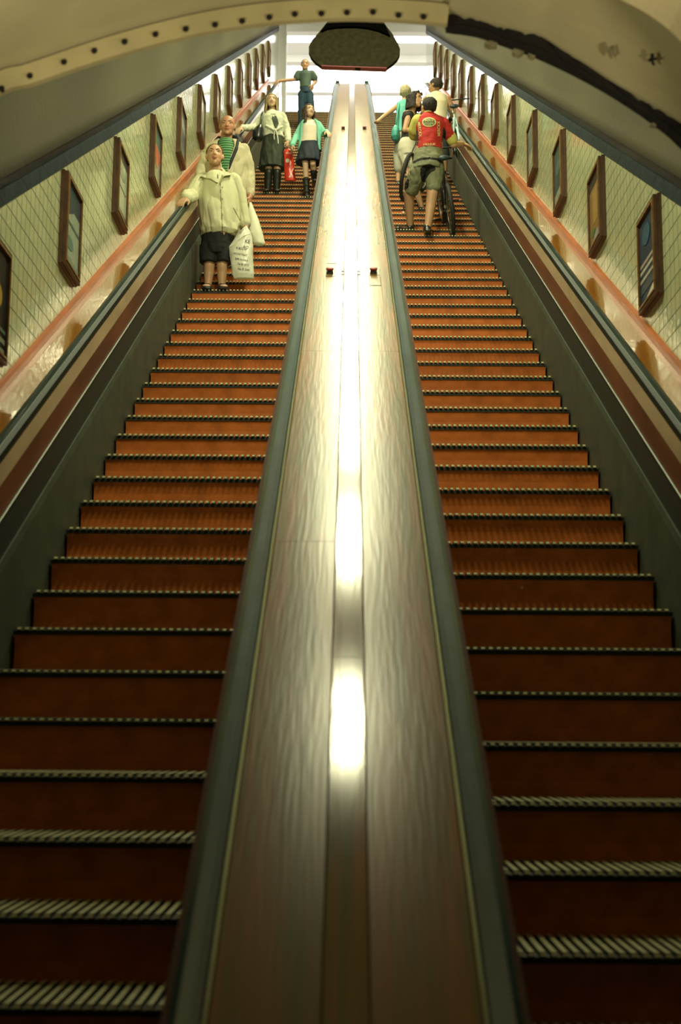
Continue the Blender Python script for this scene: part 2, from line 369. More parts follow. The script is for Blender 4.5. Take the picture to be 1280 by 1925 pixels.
for y in (56, 113, 170):
    a = onZ(640, y, ZC-.1).y
    mb = MB(); mb.box((-6.9, a-.12, ZC-.22), (6.9, a+.12, ZC), m_white); o = mb.obj('trim_%d' % (10+y), kind='structure')
mb = MB(); mb.box((-2.25, YB+.3, ZT), (-1.75, YB+.8, ZC), m_white); mb.obj('trim_20', kind='structure')

# ------------------------------------------------------------------ ceiling lamps of the shaft
mb0 = None
for k in range(8):
    t = 8.75 + 3.42*k - 0.2
    mb = MB(); mb.box((-.14, -.66, .02), (.14, .66, .1), m_fixt)
    r_ = empty('ceiling_lamp', I(0, t, .72), 'long narrow ceiling lamp along the crown of the escalator shaft', 'ceiling lamp', 'ceiling lamps along the shaft crown')
    if mb0 is None: mb0 = mb.mesh('housing')
    o = bpy.data.objects.new('housing', mb0); C.objects.link(o); o.parent = r_; o.rotation_euler = (TH, 0, 0)

# ------------------------------------------------------------------ escalators
XI, XO = .475, 1.642
def step_meshes():
    mb = MB(); RN, RS = .382, .2205
    prof = [(0.0, -.012), (.004, -.034), (.012, -.04)]
    # curved riser below the nosing
    pts = [(.014, -.036), (.020, -.06), (.026, -.11), (.024, -.16), (.014, -.20), (.004, -.232)]
    vs = []
    for x in (XI+.006, XO-.006):
        vs += [(x, y, z) for y, z in pts]+[(x, y+.05, z) for y, z in reversed(pts)]
    n = len(pts)*2
    mb.add(vs, [tuple(range(n)), tuple(range(2*n-1, n-1, -1))]+[(i, (i+1) % n, n+(i+1) % n, n+i) for i in range(n)], m_riser)
    st = mb.mesh('step')
    mb = MB(); mb.box((XI, .006, -.036), (XO, RN+.03, -.016), m_base)
    k = 0; x = XI+.008
    while x+.02 < XO:
        mb.box((x, 0, -.0175), (x+.02, RN+.012, 0), m_cleat_d)
        mb.box((x+.001, -.002, -.002), (x+.019, RN+.01, .0015), m_cleat)
        mb.prism([(x+.001, -.010, -.014), (x+.001, -.010, -.010), (x+.001, 0, .0012), (x+.001, 0, -.014)], V((.018, 0, 0)), m_cleat)
        x += .0372
    return st, mb.mesh('cleated_tread')
st_me, tr_me = step_meshes()
NST = 73
def mirror_mesh(me):
    m2 = me.copy(); m2.transform(Matrix.Scale(-1, 4, (1, 0, 0))); m2.flip_normals(); return m2
st_l, tr_l = mirror_mesh(st_me), mirror_mesh(tr_me)
T0 = {'L': 3.386, 'R': 3.65}
for side, s in (('L', -1), ('R', 1)):
    root = empty('escalator', (s*1.06, 3.0, 0), 'wooden escalator with %s side of the central divider' % ('people coming down, on the left' if s < 0 else 'riders and bicycles going up, on the right'), 'escalator', 'pair of wooden escalators')
    winv = world_of(root).inverted()
    for k in range(-3, NST):
        loc = I(0, T0[side]+.441*k, -2.944)
        if loc.z > ZT+.02: continue
        so = bpy.data.objects.new('step', st_l if s < 0 else st_me); C.objects.link(so); so.parent = root; so.matrix_parent_inverse = winv; so.location = loc
        to = bpy.data.objects.new('cleated_tread', tr_l if s < 0 else tr_me); C.objects.link(to); to.parent = so
    def part(name, prof, m, t0=2.2, t1=32.3, label=None, ny=1, smooth=False):
        mb = MB(); mb.sweep([(s*p[0], p[1]) for p in prof], t0, t1, m, ny=ny); return mb.obj(name, parent=root, mw=INC, label=label, smooth=smooth)
    part('deck_board', [(1.728, -2.112), (1.935, -2.112), (1.935, -2.16), (1.728, -2.16)], m_deck, label='glossy orange varnished deck board beside the tiled wall')
    part('handrail', [(1.735, -2.13), (1.74, -2.10), (1.725, -2.078), (1.70, -2.07), (1.672, -2.075), (1.655, -2.09), (1.652, -2.12), (1.665, -2.14)], m_rail, label='black handrail on the wall side')
    part('handrail_bead', [(1.669, -2.07), (1.6715, -2.067), (1.674, -2.071), (1.672, -2.078)], m_bead, label='thin shiny line along the handrail')
    part('moulding', [(1.67, -2.128), (1.668, -2.14), (1.652, -2.225), (1.70, -2.225), (1.72, -2.128)], m_pink, label='polished moulding under the handrail, pale sheen painted in')
    part('balustrade_panel', [(1.652, -2.225), (1.651, -2.37), (1.70, -2.37), (1.70, -2.225)], m_wood, label='red-brown wooden balustrade panel')
    part('edge_strip', [(1.651, -2.37), (1.645, -2.372), (1.645, -2.377), (1.651, -2.379), (1.70, -2.38)], m_bead, label='thin light metal strip')
    part('recessed_panel', [(1.668, -2.384), (1.668, -2.60), (1.71, -2.60), (1.71, -2.384)], m_greenp, label='dark green recessed panel')
    part('skirt_panel', [(1.66, -2.58), (1.652, -2.62), (1.648, -3.3), (1.70, -3.3), (1.70, -2.58)], m_skirt, label='grey green skirt panel beside the steps')
    part('handrail', [(.312, -2.10), (.314, -2.076), (.335, -2.068), (.365, -2.07), (.383, -2.082), (.386, -2.104)], m_rubber, label='blue green handrail along the central divider')
    part('edge_strip', [(.299, -2.09), (.300, -2.078), (.305, -2.073), (.310, -2.078), (.311, -2.09)], m_zinc, label='thin polished bead beside the divider planks')
    part('inner_skirt', [(.404, -2.12), (.404, -2.6), (.462, -2.66), (.466, -3.3), (.43, -3.3), (.4035, -2.7)], m_brown, label='dark brown wooden side of the divider')
    # comb plate at the top landing
    mb = MB(); x = XI
    mb.box((min(s*XI, s*XO), 31.96, ZT), (max(s*XI, s*XO), 32.5, ZT+.012), m_zinc)
    while x < XO-.02:
        mb.box((s*x, 31.90, ZT+.0), (s*(x+.018), 31.97, ZT+.02), m_cleat_d); x += .0372
    mb.obj('comb_plate', parent=root)
    mb = MB()
    mb.box((s*1.65, 32.3, -3.2), (s*1.935, 33.4, -2.13), m_pink); mb.obj('balustrade_end', parent=root, mw=INC, label='upper end of the wall side balustrade, pale sheen painted in')

# ------------------------------------------------------------------ central divider
div = empty('escalator_divider', (0, 3.0, 0), 'broad varnished wooden divider running up between the two escalators', 'divider')
def dpart(name, x0, x1, m, cutsat, n0=-2.15, n1=-2.09):
    ts = [1.6]+cutsat+[32.2]
    for a, b in zip(ts[:-1], ts[1:]):
        mb = MB(); g = .0012; c = .002
        mb.sweep([(x0+g, n0), (x0+g, n1-c), (x0+g+c, n1), (x1-g-c, n1), (x1-g, n1-c), (x1-g, n0)], a+.0015, b-.0015, m); mb.obj(name, parent=div, mw=INC)
tt = lambda y: (onN(655, y, -2.09)-CAM).dot(D3)
dpart('side_plank', -.299, -.053, m_plank, [tt(1018), tt(660), tt(352), tt(222)])
dpart('centre_plank', -.053, .053, m_plank_c, [tt(1235), tt(500), tt(457), tt(325), tt(165)])
dpart('side_plank', .053, .299, m_plank, [tt(660), tt(478), tt(352), tt(222)])
mb = MB(); mb.box((-.40, 1.6, -3.3), (.40, 32.2, -2.152), m_brown); mb.obj('divider_core', parent=div, mw=INC)
for s in (-1, 1):
    mb = MB(); mb.box((s*.385, 1.6, -2.152), (s*.402, 32.2, -2.098), m_brown); mb.obj('edge_board', parent=div, mw=INC)
    mb = MB(); mb.box((s*.28, 32.16, -2.16), (s*.37, 32.24, -2.03), m_rubber); mb.obj('end_post', parent=div, mw=INC)
m_but = M('red_button', (.25, .02, .012), .5)
m_butb = M('black_button_base', (.012, .01, .01), .5)
for (px, py, r) in [(620, 514, .026), (702, 514, .026), (645, 243, .026), (685, 243, .026)]:
    p = onN(px, py, -2.09); q = p-CAM; c = (q.x, q.dot(D3), -2.09)
    mb = MB(); mb.tube([(c[0], c[1], -2.092), (c[0], c[1], -2.078), (c[0], c[1], -2.058)], [r*1.15, r*.95, r*.9], m_butb, 16); b_ = mb.obj('emergency_button', parent=div, mw=INC)
    mb = MB(); mb.tube([(c[0], c[1], -2.064), (c[0], c[1], -2.058), (c[0], c[1], -2.048), (c[0], c[1], -2.044)], [r*.9, r*1.15, r*1.1, r*.6], m_but, 18); mb.obj('button_cap', parent=b_, smooth=False, mw=world_of(b_).inverted() @ INC if False else None).matrix_basis = INC
for (x0, y0, x1, y1) in [(612, 495, 631, 520), (695, 517, 715, 537)]:
    a = onN(x0, y1, -2.09)-CAM; b = onN(x1, y0, -2.09)-CAM; xa, xb, ta, tb = a.x, b.x, a.dot(D3), b.dot(D3)
    mb = MB()
    for q in [((xa, ta), (xa+.003, tb)), ((xb-.003, ta), (xb, tb)), ((xa, ta), (xb, ta+.012)), ((xa, tb-.012), (xb, tb))]:
        mb.box((q[0][0], q[0][1], -2.092), (q[1][0], q[1][1], -2.0885), m_gap)
    mb.obj('inspection_hatch', parent=div, mw=INC)
for sx in (-1, 1):
    a = onN(655, 514, -2.09)-CAM; t = a.dot(D3); mb = MB()
    for dt in (-.06, .06): mb.box((sx*.056, t+dt, -2.092), (sx*.075, t+dt+.03, -2.088), m_gap)
    mb.obj('hinge', parent=div, mw=INC)

# ------------------------------------------------------------------ framed posters
COL = {}
def cm(c, r=.35):
    k = tuple(round(x, 3) for x in c)+(r,)
    if k not in COL: COL[k] = M('paint', c, r, coat=.5, coat_r=.1, noise=.25, nscale=25)
    return COL[k]
# content: base colour and shapes (kind, u0, v0, u1, v1, colour); u from near to far edge, v upwards
POST = {
 'L': [((.012, .02, .02), [('e', .28, .42, .80, .68, (.5, .36, .06)), ('r', 0, .0, 1, .07, (.30, .36, .26)), ('r', 0, .12, 1, .17, (.25, .32, .24)), ('r', 0, .22, 1, .26, (.12, .2, .16))], 'dark poster with a yellow disc'),
       ((.36, .45, .34), [('r', 0, .72, 1, 1, (.01, .045, .075)), ('t', 0, .55, 1, .80, (.01, .045, .075)), ('r', 0, .50, 1, .54, (.08, .16, .16)), ('e', .0, .2, .6, .36, (.12, .24, .22)), ('r', 0, 0, 1, .1, (.22, .36, .30))], 'poster of pale hills under a dark blue top'),
       ((.42, .48, .36), [('r', 0, .86, 1, 1, (.03, .05, .05)), ('e', .2, .6, .8, .75, (.2, .26, .22)), ('r', 0, 0, 1, .12, (.04, .07, .05)), ('r', .1, .45, .9, .48, (.2, .25, .2))], 'pale grey green poster with a dark foot'),
       ((.3, .34, .26), [('r', 0, .7, 1, 1, (.03, .12, .11)), ('e', .1, .42, .95, .68, (.7, .07, .03)), ('e', .3, .3, .7, .45, (.6, .12, .07))], 'poster with a bright red spot'),
       ((.06, .1, .14), [('r', .0, .6, 1, .8, (.25, .32, .36)), ('r', 0, .1, 1, .3, (.12, .18, .22))], 'dark blue poster with a lighter bar'),
       ((.25, .32, .3), [('r', 0, .5, 1, .9, (.4, .5, .5)), ('r', 0, 0, 1, .2, (.08, .1, .1))], 'light grey poster'),
       ((.16, .14, .07), [('r', .0, .4, 1, .7, (.4, .38, .2))], 'olive poster with a paler middle'),
       ((.07, .12, .12), [('r', 0, .3, 1, .5, (.3, .4, .4))], 'dark green poster'),
       ((.3, .3, .24), [('r', 0, .6, 1, .9, (.1, .12, .1))], 'grey poster with a dark top half'),
       ((.1, .1, .09), [], 'plain dark poster'), ((.12, .14, .12), [], 'plain dark green poster'), ((.3, .3, .28), [], 'plain pale poster'), ((.2, .22, .2), [], 'plain mid grey poster')],
 'R': [((.012, .05, .10), [('r', 0, .46, 1, .50, (.5, .42, .36)), ('r', 0, .38, 1, .42, (.6, .58, .46)), ('r', 0, .28, 1, .32, (.5, .5, .42)), ('r', 0, .14, 1, .24, (.04, .1, .13)), ('t2', .0, .0, .9, .14, (.85, .85, .8)), ('e', .3, .66, .8, .9, (.03, .12, .2))], 'blue poster with pale stripes and a white corner'),
       ((.30, .17, .05), [('r', 0, .84, 1, 1, (.02, .02, .02)), ('r', .25, .3, .7, .78, (.42, .27, .08)), ('e', .1, .02, .6, .16, (.3, .36, .4)), ('e', .5, .14, .9, .24, (.05, .2, .05)), ('r', 0, 0, 1, .04, (.05, .03, .04))], 'golden brown poster with a dark top'),
       ((.02, .07, .07), [('r', 0, .1, 1, .24, (.3, .36, .28)), ('e', .2, .5, .8, .75, (.06, .16, .15))], 'dark teal poster'),
       ((.28, .34, .26), [('r', 0, .5, 1, .9, (.1, .18, .2)), ('e', .3, .2, .8, .4, (.4, .4, .3))], 'pale green poster with a blue upper half'),
       ((.4, .42, .3), [('r', 0, .7, 1, 1, (.14, .15, .12))], 'cream poster with a grey top'),
       ((.2, .24, .2), [('r', 0, .3, 1, .6, (.34, .38, .34))], 'grey poster with a paler middle'),
       ((.3, .36, .36), [], 'plain pale blue poster'), ((.1, .16, .17), [], 'plain dark blue poster'), ((.2, .2, .14), [], 'plain olive poster'),
       ((.24, .28, .26), [], 'plain grey green poster'), ((.1, .1, .08), [], 'plain black brown poster'), ((.26, .26, .24), [], 'plain grey poster'), ((.3, .3, .3), [], 'plain light grey poster')]}
ORD = ['lowest', 'second', 'third', 'fourth', 'fifth', 'sixth', 'seventh', 'eighth', 'ninth', 'tenth', 'eleventh', 'twelfth', 'thirteenth']
def make_frame(s, Y, Z, spec, lab, grp):
    W_, H_ = .525, .65
    r_ = empty('picture_frame', (s*WX, Y+W_/2, Z), lab, 'picture', grp)
    def bx(mb, d0, d1, y0, y1, z0, z1, m): mb.box((s*(WX-d0), Y+y0, Z+z0), (s*(WX-d1), Y+y1, Z+z1), m)
    mb = MB(); bx(mb, 0, .026, 0, W_, 0, H_, m_frame); mb.obj('backing_frame', parent=r_)
    mb = MB(); b = .042; e = .007
    for (y0, y1, z0, z1) in [(e, b, e, H_-e), (W_-b, W_-e, e, H_-e), (b, W_-b, e, b), (b, W_-b, H_-b, H_-e)]:
        bx(mb, .026, .05, y0, y1, z0, z1, m_frame)
    for (y0, y1, z0, z1) in [(b-.012, b, b-.012, H_-b+.012), (W_-b, W_-b+.012, b-.012, H_-b+.012), (b, W_-b, b-.012, b), (b, W_-b, H_-b, H_-b+.012)]:
        bx(mb, .05, .056, y0, y1, z0, z1, m_frame_g)
    mb.obj('front_moulding', parent=r_)
    base, shp, _ = spec; mb = MB(); d = .036
    u = lambda a: b+a*(W_-2*b); v = lambda a: b+a*(H_-2*b)
    bx(mb, .026, d, b, W_-b, b, H_-b, cm(base))
    k = 0
    for sh in shp:
        k += 1; dd = d+.0006*k; c = cm(sh[5]); y0, y1, z0, z1 = u(sh[1]), u(sh[3]), v(sh[2]), v(sh[4])
        if sh[0] == 'r': pts = [(y0, z0), (y1, z0), (y1, z1), (y0, z1)]
        elif sh[0] == 'e': pts = [((y0+y1)/2+(y1-y0)/2*cos(2*pi*i/24), (z0+z1)/2+(z1-z0)/2*sin(2*pi*i/24)) for i in range(24)]
        elif sh[0] == 't': pts = [(y0, z0), ((y0*.4+y1*.6), z1-(z1-z0)*.3), (y1, z1), (y0, z1)]
        else: pts = [(y0, z0), (y1, z0), (y0, z1)]
        mb.prism([V((s*(WX-dd), Y+p[0], Z+p[1])) for p in pts], V((-s*.0004, 0, 0)), c)
    mb.obj('poster', parent=r_)
    return r_
for i in range(13):
    Y, Z = 8.67+1.87*(i-1), 4.665+1.075*(i-1)
    make_frame(-1, Y, Z, POST['L'][i], '%s, %s frame up the left wall' % (POST['L'][i][2], ORD[i]), 'framed posters on the left wall')
for i in range(13):
    Y, Z = 8.16+1.775*i, 4.315+1.024*i
    make_frame(1, Y, Z, POST['R'][i], '%s, %s frame up the right wall' % (POST['R'][i][2], ORD[i]), 'framed posters on the right wall')

# ------------------------------------------------------------------ hanging sign below the vault
YS = 9.2
out = [(611, 22), (618, 38), (600, 60), (586, 76), (580.5, 88), (580.5, 97), (585, 107), (593, 116), (603, 123.5), (606, 124.5), (640, 125.5), (673, 127), (720, 128), (726, 127.5), (737, 120), (747, 110), (751.5, 101), (752, 92), (748, 82), (738, 64), (727, 50), (719, 38), (712, 22)]
m_sign = M('dark_olive_sign', (.05, .046, .026), .9, spec=0, noise=.35, nscale=30)
m_signt = M('sign_top', (.003, .003, .003), .95, spec=0)
m_redl = M('red_edge', (.30, .02, .05), .4)
r_ = empty('hanging_sign', onY(665, 128, YS), 'dark rounded hanging sign below the arch with a thin red lower edge', 'sign')
mb = MB(); pts = [onY(*q, YS) for q in out if q[1] > 30]; mb.prism(pts, V((0, .05, 0)), m_sign); mb.obj('sign_board', parent=r_)
mb = MB(); arc = [onY(x, y, YS-.03) for x, y in [(618, 30), (617, 40), (610, 49), (603, 58), (616, 53), (632, 50.5), (652, 49.5), (672, 49.5), (692, 52), (712, 57), (733, 66), (726, 51), (719, 40), (718, 30)]]
mb.prism(arc, V((0, .09, 0)), m_signt); mb.obj('sign_hood', parent=r_)
mb = MB(); mb.prism([onY(604, 124, YS-.004), onY(640, 125.3, YS-.004), onY(727, 128.3, YS-.004), onY(727, 126.6, YS-.004), onY(640, 123.9, YS-.004), onY(604, 122.5, YS-.004)], V((0, .058, 0)), m_redl); mb.obj('red_edge', parent=r_)
for px in (632, 698):
    a = onY(px, 40, YS+.02); mb = MB(); mb.tube([a, V((a.x, a.y, a.z+1.32))], .012, m_black, 8); mb.obj('hanger_rod', parent=r_)
# ------------------------------------------------------------------ people toolkit
from mathutils import noise
def bake(mb, name, voxel, parent, m, smooth_it=2, kind=None, label=None, wr=0, ws=(9, 9, 3)):
    me = mb.mesh(name+'_raw'); o = bpy.data.objects.new('tmp', me); C.objects.link(o)
    r = o.modifiers.new('r', 'REMESH'); r.mode = 'VOXEL'; r.voxel_size = voxel
    if smooth_it: s_ = o.modifiers.new('s', 'SMOOTH'); s_.iterations = smooth_it; s_.factor = .5
    dg = bpy.context.evaluated_depsgraph_get(); dg.update()
    m2 = bpy.data.meshes.new_from_object(o.evaluated_get(dg)); bpy.data.objects.remove(o); bpy.data.meshes.remove(me)
    m2.materials.clear(); m2.materials.append(m); m2.name = name
    if wr:
        m2.update()
        nn = [v.normal.copy() for v in m2.vertices]
        for v, nv in zip(m2.vertices, nn):
            c = v.co.copy(); f = noise.noise(V((c.x*ws[0], c.y*ws[1], c.z*ws[2])))+.5*noise.noise(V((c.x*ws[0]*2.3+5, c.y*ws[1]*2.3, c.z*ws[2]*2.1+c.x*4)))
            v.co = c+nv*(wr*(abs(f)*2-.5))
    for p in m2.polygons: p.use_smooth = True; p.material_index = 0
    q = bpy.data.objects.new(name, m2); C.objects.link(q)
    if parent: q.parent = parent; q.matrix_parent_inverse = world_of(parent).inverted()
    if label: q['label'] = label
    return q
def skin(c): return M('skin', c, .5, noise=.12, nscale=14)
SK1 = skin((.52, .30, .17)); SK2 = skin((.45, .22, .12)); SK3 = skin((.58, .38, .24)); SK4 = skin((.36, .19, .09))
EYEW = M('eye_white', (.6, .58, .5), .3); EYED = M('eye_dark', (.02, .015, .01), .2); LIP = M('lips', (.42, .12, .08), .5); BROW = M('brow', (.08, .04, .02), .9)
class Head:
    def __init__(s, c, h, f, up=(0, 0, 1), wf=1.0):
        s.c = V(c); s.h = h; s.f = V(f).normalized(); u = V(up); s.u = (u-s.f*u.dot(s.f)).normalized(); s.r = s.f.cross(s.u); s.wf = wf   # s.r: the right of the face seen by itself
    def P(s, x, y, z): return s.c+(s.r*x*s.wf+s.f*y+s.u*z)*s.h      # units of head height, origin at head centre
    def ax(s): return (s.r, s.f, s.u)
    def build(s, mb):
        h = s.h; A = s.ax(); w_ = s.wf
        mb.ball(s.P(0, -.06, .13), (h*.335*w_, h*.42, h*.37), None, A, 18, 12)
        mb.ball(s.P(0, .07, -.10), (h*.305*w_, h*.30, h*.30), None, A, 16, 10)
        mb.ball(s.P(0, .13, -.29), (h*.245*w_, h*.20, h*.18), None, A, 14, 8)
        mb.ball(s.P(0, .24, -.40), (h*.10*w_, h*.09, h*.085), None, A)
        for k in (-1, 1):
            mb.ball(s.P(k*.17, .20, -.10), (h*.10, h*.10, h*.12), None, A)
            mb.ball(s.P(k*.345, -.02, -.02), (h*.045, h*.08, h*.115), None, A)       # ears
            mb.ball(s.P(k*.14, .305, .10), (h*.13, h*.05, h*.035), None, A)         # brows
            mb.ball(s.P(k*.15, .02, -.28), (h*.10, h*.16, h*.10), None, A)
        mb.chain([s.P(0, .31, .06), s.P(0, .37, -.05), s.P(0, .42, -.12)], [h*.04, h*.045, h*.058])
        for k in (-1, 1): mb.ball(s.P(k*.05, .37, -.135), h*.04)
        mb.ball(s.P(0, .335, -.225), (h*.10, h*.05, h*.028), None, A); mb.ball(s.P(0, .325, -.265), (h*.085, h*.05, h*.03), None, A)
    def features(s, body, glasses=False, tongue=False, brow=BROW):
        A = s.ax(); h = s.h
        for k in (-1, 1):
            mb = MB(); mb.ball(s.P(k*.135, .285, .035), (h*.055, h*.035, h*.024), EYEW, A); mb.ball(s.P(k*.135, .312, .035), (h*.028, h*.014, h*.022), EYED, A); mb.obj('eye', parent=body, smooth=True)
            mb = MB(); mb.chain([s.P(k*.06, .355, .115), s.P(k*.15, .345, .14), s.P(k*.23, .30, .11)], [h*.014, h*.018, h*.010], brow, 6); mb.obj('eyebrow', parent=body, smooth=True)
        mb = MB(); mb.chain([s.P(-.09, .355, -.243), s.P(0, .385, -.236), s.P(.09, .355, -.243)], [h*.014, h*.024, h*.014], LIP, 8)
        if tongue: mb.ball(s.P(.0, .40, -.27), (h*.06, h*.05, h*.06), LIP, A)
        mb.obj('mouth', parent=body, smooth=True)
    def hair(s, body, m, name='hair', long=0, side=.0, front=.22, thick=.045, bangs=True, neck=-.12, wave=0, crop=False):
        mb = MB(); A = s.ax(); h = s.h
        n1, n2 = 26, 18; vs = {}; fs = []; lst = []
        def pt(i, j):
            a = pi*j/n2; q = 2*pi*i/n1
            x, y, z = sin(a)*cos(q), sin(a)*sin(q), cos(a); t = 1+thick*2+.02*sin(i*3.1)*sin(j*2.7)
            return (x*.345*t, -.07+y*.43*t, .12+z*.385*t)
        for j in range(n2):
            for i in range(n1):
                cs = [pt(i, j), pt(i+1, j), pt(i+1, j+1), pt(i, j+1)]
                cx, cy, cz = [sum(c[k] for c in cs)/4 for k in range(3)]
                lim = neck if cy < -.05 else (neck+(.30-neck)*min(1, (cy+.05)/.28) if cy < .23 else front+.02)
                if crop and cz < lim+.05: continue
                if cz < lim: continue
                b = len(lst); lst += [s.P(*c) for c in cs]
                # solid wedge down to the scalp
                inn = [s.P(c[0]*.86, -.07+(c[1]+.07)*.86, .12+(c[2]-.12)*.86) for c in cs]; lst += inn
                fs += [(b, b+1, b+2, b+3), (b+7, b+6, b+5, b+4)]+[(b+k, b+4+k, b+4+(k+1) % 4, b+(k+1) % 4) for k in range(4)]
        mb.add(lst, fs, m)
        if long:
            for k in range(34):
                q = radians(-20-320*k/33*1.0+0) ; q = radians(200+ (k/33-.5)*250)+pi/2*0
                q = radians(-90+(k/33-.5)*250)
                x0, y0 = .36*cos(q), -.07+.42*sin(q)
                pts = []; rs = []
                L = long*(.85+.2*random.random())
                for t in range(6):
                    f = t/5; ox = x0*(1+.22*f)+wave*.05*sin(f*9+k); oy = y0*(1+.1*f)-.02
                    pts.append(s.P(ox, oy, .22-(L+.22)*f)); rs.append(h*(.075-.03*f))
                mb.tube(pts, rs, m, 7)
        mb2 = mb; o = bake(mb2, name, .0065, body, m, 1, wr=.006*(h/.25), ws=(45, 45, 14)); return o
def hand(mb, w_, dirv, pn, s=1.0, curl=.5, thumb=1, spread=.22):
    # w_: wrist, dirv: along the hand, pn: normal on the back of the hand, thumb: side sign
    d = V(dirv).normalized(); n = V(pn); n = (n-d*n.dot(d)).normalized(); sd = d.cross(n)*thumb
    w_ = V(w_); L = .085*s
    for k in range(4):
        f = (k-1.5); mb.chain([w_+sd*f*.008*s, w_+d*L*.55-sd*0+sd*(-f)*.019*s*-1, w_+d*L+sd*f*.0205*s], [.017*s, .0165*s, .0125*s], seg=8)
    mb.ball(w_+d*L*.55, (.036*s, .036*s, .02*s), None, (sd, d, n), 10, 7)
    for k, ln in enumerate((.066, .078, .082, .074)[::-1] if False else (.074, .082, .078, .062)):
        f = 1.5-k; b = w_+d*L+sd*f*.0205*s; dd = d+sd*f*spread*.3; c1 = curl
        p = [b]; a = 0; q = b
        for j, fr in enumerate((.45, .32, .23)):
            a += c1*(.9, 1.0, .8)[j]; q = q+(dd.normalized()*cos(a)-n*sin(a))*ln*s*fr*1.05; p.append(q)
        mb.chain(p, [.0105*s, .0095*s, .0088*s, .0078*s], seg=8)
    b = w_+d*.022*s+sd*.026*s; p1 = b+(d*.5+sd*.75-n*.25).normalized()*.038*s; p2 = p1+(d*.85+sd*.25-n*.3).normalized()*.03*s; p3 = p2+(d*.95-n*.35).normalized()*.024*s
    mb.chain([b, p1, p2, p3], [.016*s, .0125*s, .011*s, .009*s], seg=8)
def J(x, y, Y): return onY(x, y, Y)
def ellip(c, rx, ry, n=20, right=V((1, 0, 0)), fwd=V((0, 1, 0)), folds=0, amp=0, ph=0):
    return [c+right*(rx*cos(q)*(1+amp*sin(folds*q+ph)))+fwd*(ry*sin(q)*(1+amp*sin(folds*q+ph))) for q in [2*pi*k/n for k in range(n)]]
def pxrings(rows, Y, n=28):
    # rows: (y, xl, xr, depth radius, dY, folds, amp)
    out = []
    for r in rows:
        y, xl, xr, dep = r[:4]; dY = r[4] if len(r) > 4 else 0; fo = r[5] if len(r) > 5 else 0; am = r[6] if len(r) > 6 else 0
        a, b = J(xl, y, Y+dY), J(xr, y, Y+dY); c = (a+b)/2; out.append(ellip(c, (b.x-a.x)/2, dep, n, folds=fo, amp=am, ph=y*.13))
    return out
def foot(mb, ank, toe_dir, L=.25, s=1.0, m=None, zt=None):
    d = V((toe_dir[0], toe_dir[1], 0)).normalized(); z = zt; sd = V((-d.y, d.x, 0))
    b = V((ank.x, ank.y, z))
    def e(t, w_, h_): return [b+d*t+sd*(w_*cos(q))+V((0, 0, h_*.5+h_*.5*sin(q))) for q in [2*pi*k/12 for k in range(12)]]
    mb.rings([e(-.065*s, .015, .04), e(-.055*s, .032*s, .07), e(-.01, .037*s, .085*s), e(.05*s, .040*s, .072*s), e(.11*s, .046*s, .05*s), e((L-.085)*s, .042*s, .036*s), e((L-.065)*s, .02*s, .022*s)], m)
def figure(name_label, loc):
    return empty('person', loc, name_label, 'person')
def leg(mb, hip, knee, ank, r=(.085, .055, .056, .036)):
    calf = knee+(ank-knee)*.28
    mb.chain([hip, hip+(knee-hip)*.5, knee, calf+V((0, .012, 0)), ank], [r[0], (r[0]+r[1])/2*1.04, r[1], r[2], r[3]])
def arm(mb, sh, el, wr, r=(.047, .038, .026)):
    mb.chain([sh, sh+(el-sh)*.5, el, el+(wr-el)*.3, wr], [r[0], r[0]*.95, r[1], r[1]*1.02, r[2]])
def rail(x, y, N=-2.06): return onN(x, y, N)
def railY(X, Y, N=-2.045): return I(X, (Y+N*sin(TH))/cos(TH), N)   # the point of a handrail at depth Y
def cloth(n, c, c2=None, bump=.35, bs=14, rough=.8, **k): return M(n, c, rough, noise=.3 if c2 is None else .01, col2=c2, nscale=7, bump=bump, bscale=bs, sheen=0, **k)
def wrap_onto(pts2d, target, Y0, off=.004):
    """points (px,py) cast along +Y (from the front) onto the surface of target"""
    bvh = BVHTree.FromPolygons([v.co for v in target.data.vertices], [p.vertices[:] for p in target.data.polygons])
    out = []
    for (x, y) in pts2d:
        p = J(x, y, Y0); v = (p-CAM).normalized(); h = bvh.ray_cast(p-v*1.2, v)
        out.append((h[0]-v*off) if h[0] else p)
    return out
def patch(name, parent, target, pts, Y0, m, off=.004):    # a filled fan patch lying on the cloth
    cx = sum(p[0] for p in pts)/len(pts); cy = sum(p[1] for p in pts)/len(pts)
    ins = [(cx+(p[0]-cx)*.5, cy+(p[1]-cy)*.5) for p in pts]
    q = wrap_onto(pts+ins+[(cx, cy)], target, Y0, off); n = len(pts)
    fs = [(i, (i+1) % n, n+(i+1) % n, n+i) for i in range(n)]+[(n+i, n+(i+1) % n, 2*n) for i in range(n)]
    mb = MB(); mb.add(q, fs, m); return mb.obj(name, parent=parent)
def topx(p):
    q = p-CAM; zz = q.dot(fw); return CX+FPX*q.dot(CR)/zz, CY-FPX*q.dot(CU)/zz
def inside(x, y, P):
    r = False; j = len(P)-1
    for i in range(len(P)):
        if (P[i][1] > y) != (P[j][1] > y) and x < (P[j][0]-P[i][0])*(y-P[i][1])/(P[j][1]-P[i][1])+P[i][0]: r = not r
        j = i
    return r
def paint(target, poly, m):
    me = target.data
    if m.name not in [x.name for x in me.materials]: me.materials.append(m)
    k = [x.name for x in me.materials].index(m.name); x0 = min(p[0] for p in poly); x1 = max(p[0] for p in poly); y0 = min(p[1] for p in poly); y1 = max(p[1] for p in poly)
    for f in me.polygons:
        if f.normal.y > .1: continue
        x, y = topx(f.center)
        if x0 <= x <= x1 and y0 <= y <= y1 and inside(x, y, poly): f.material_index = k
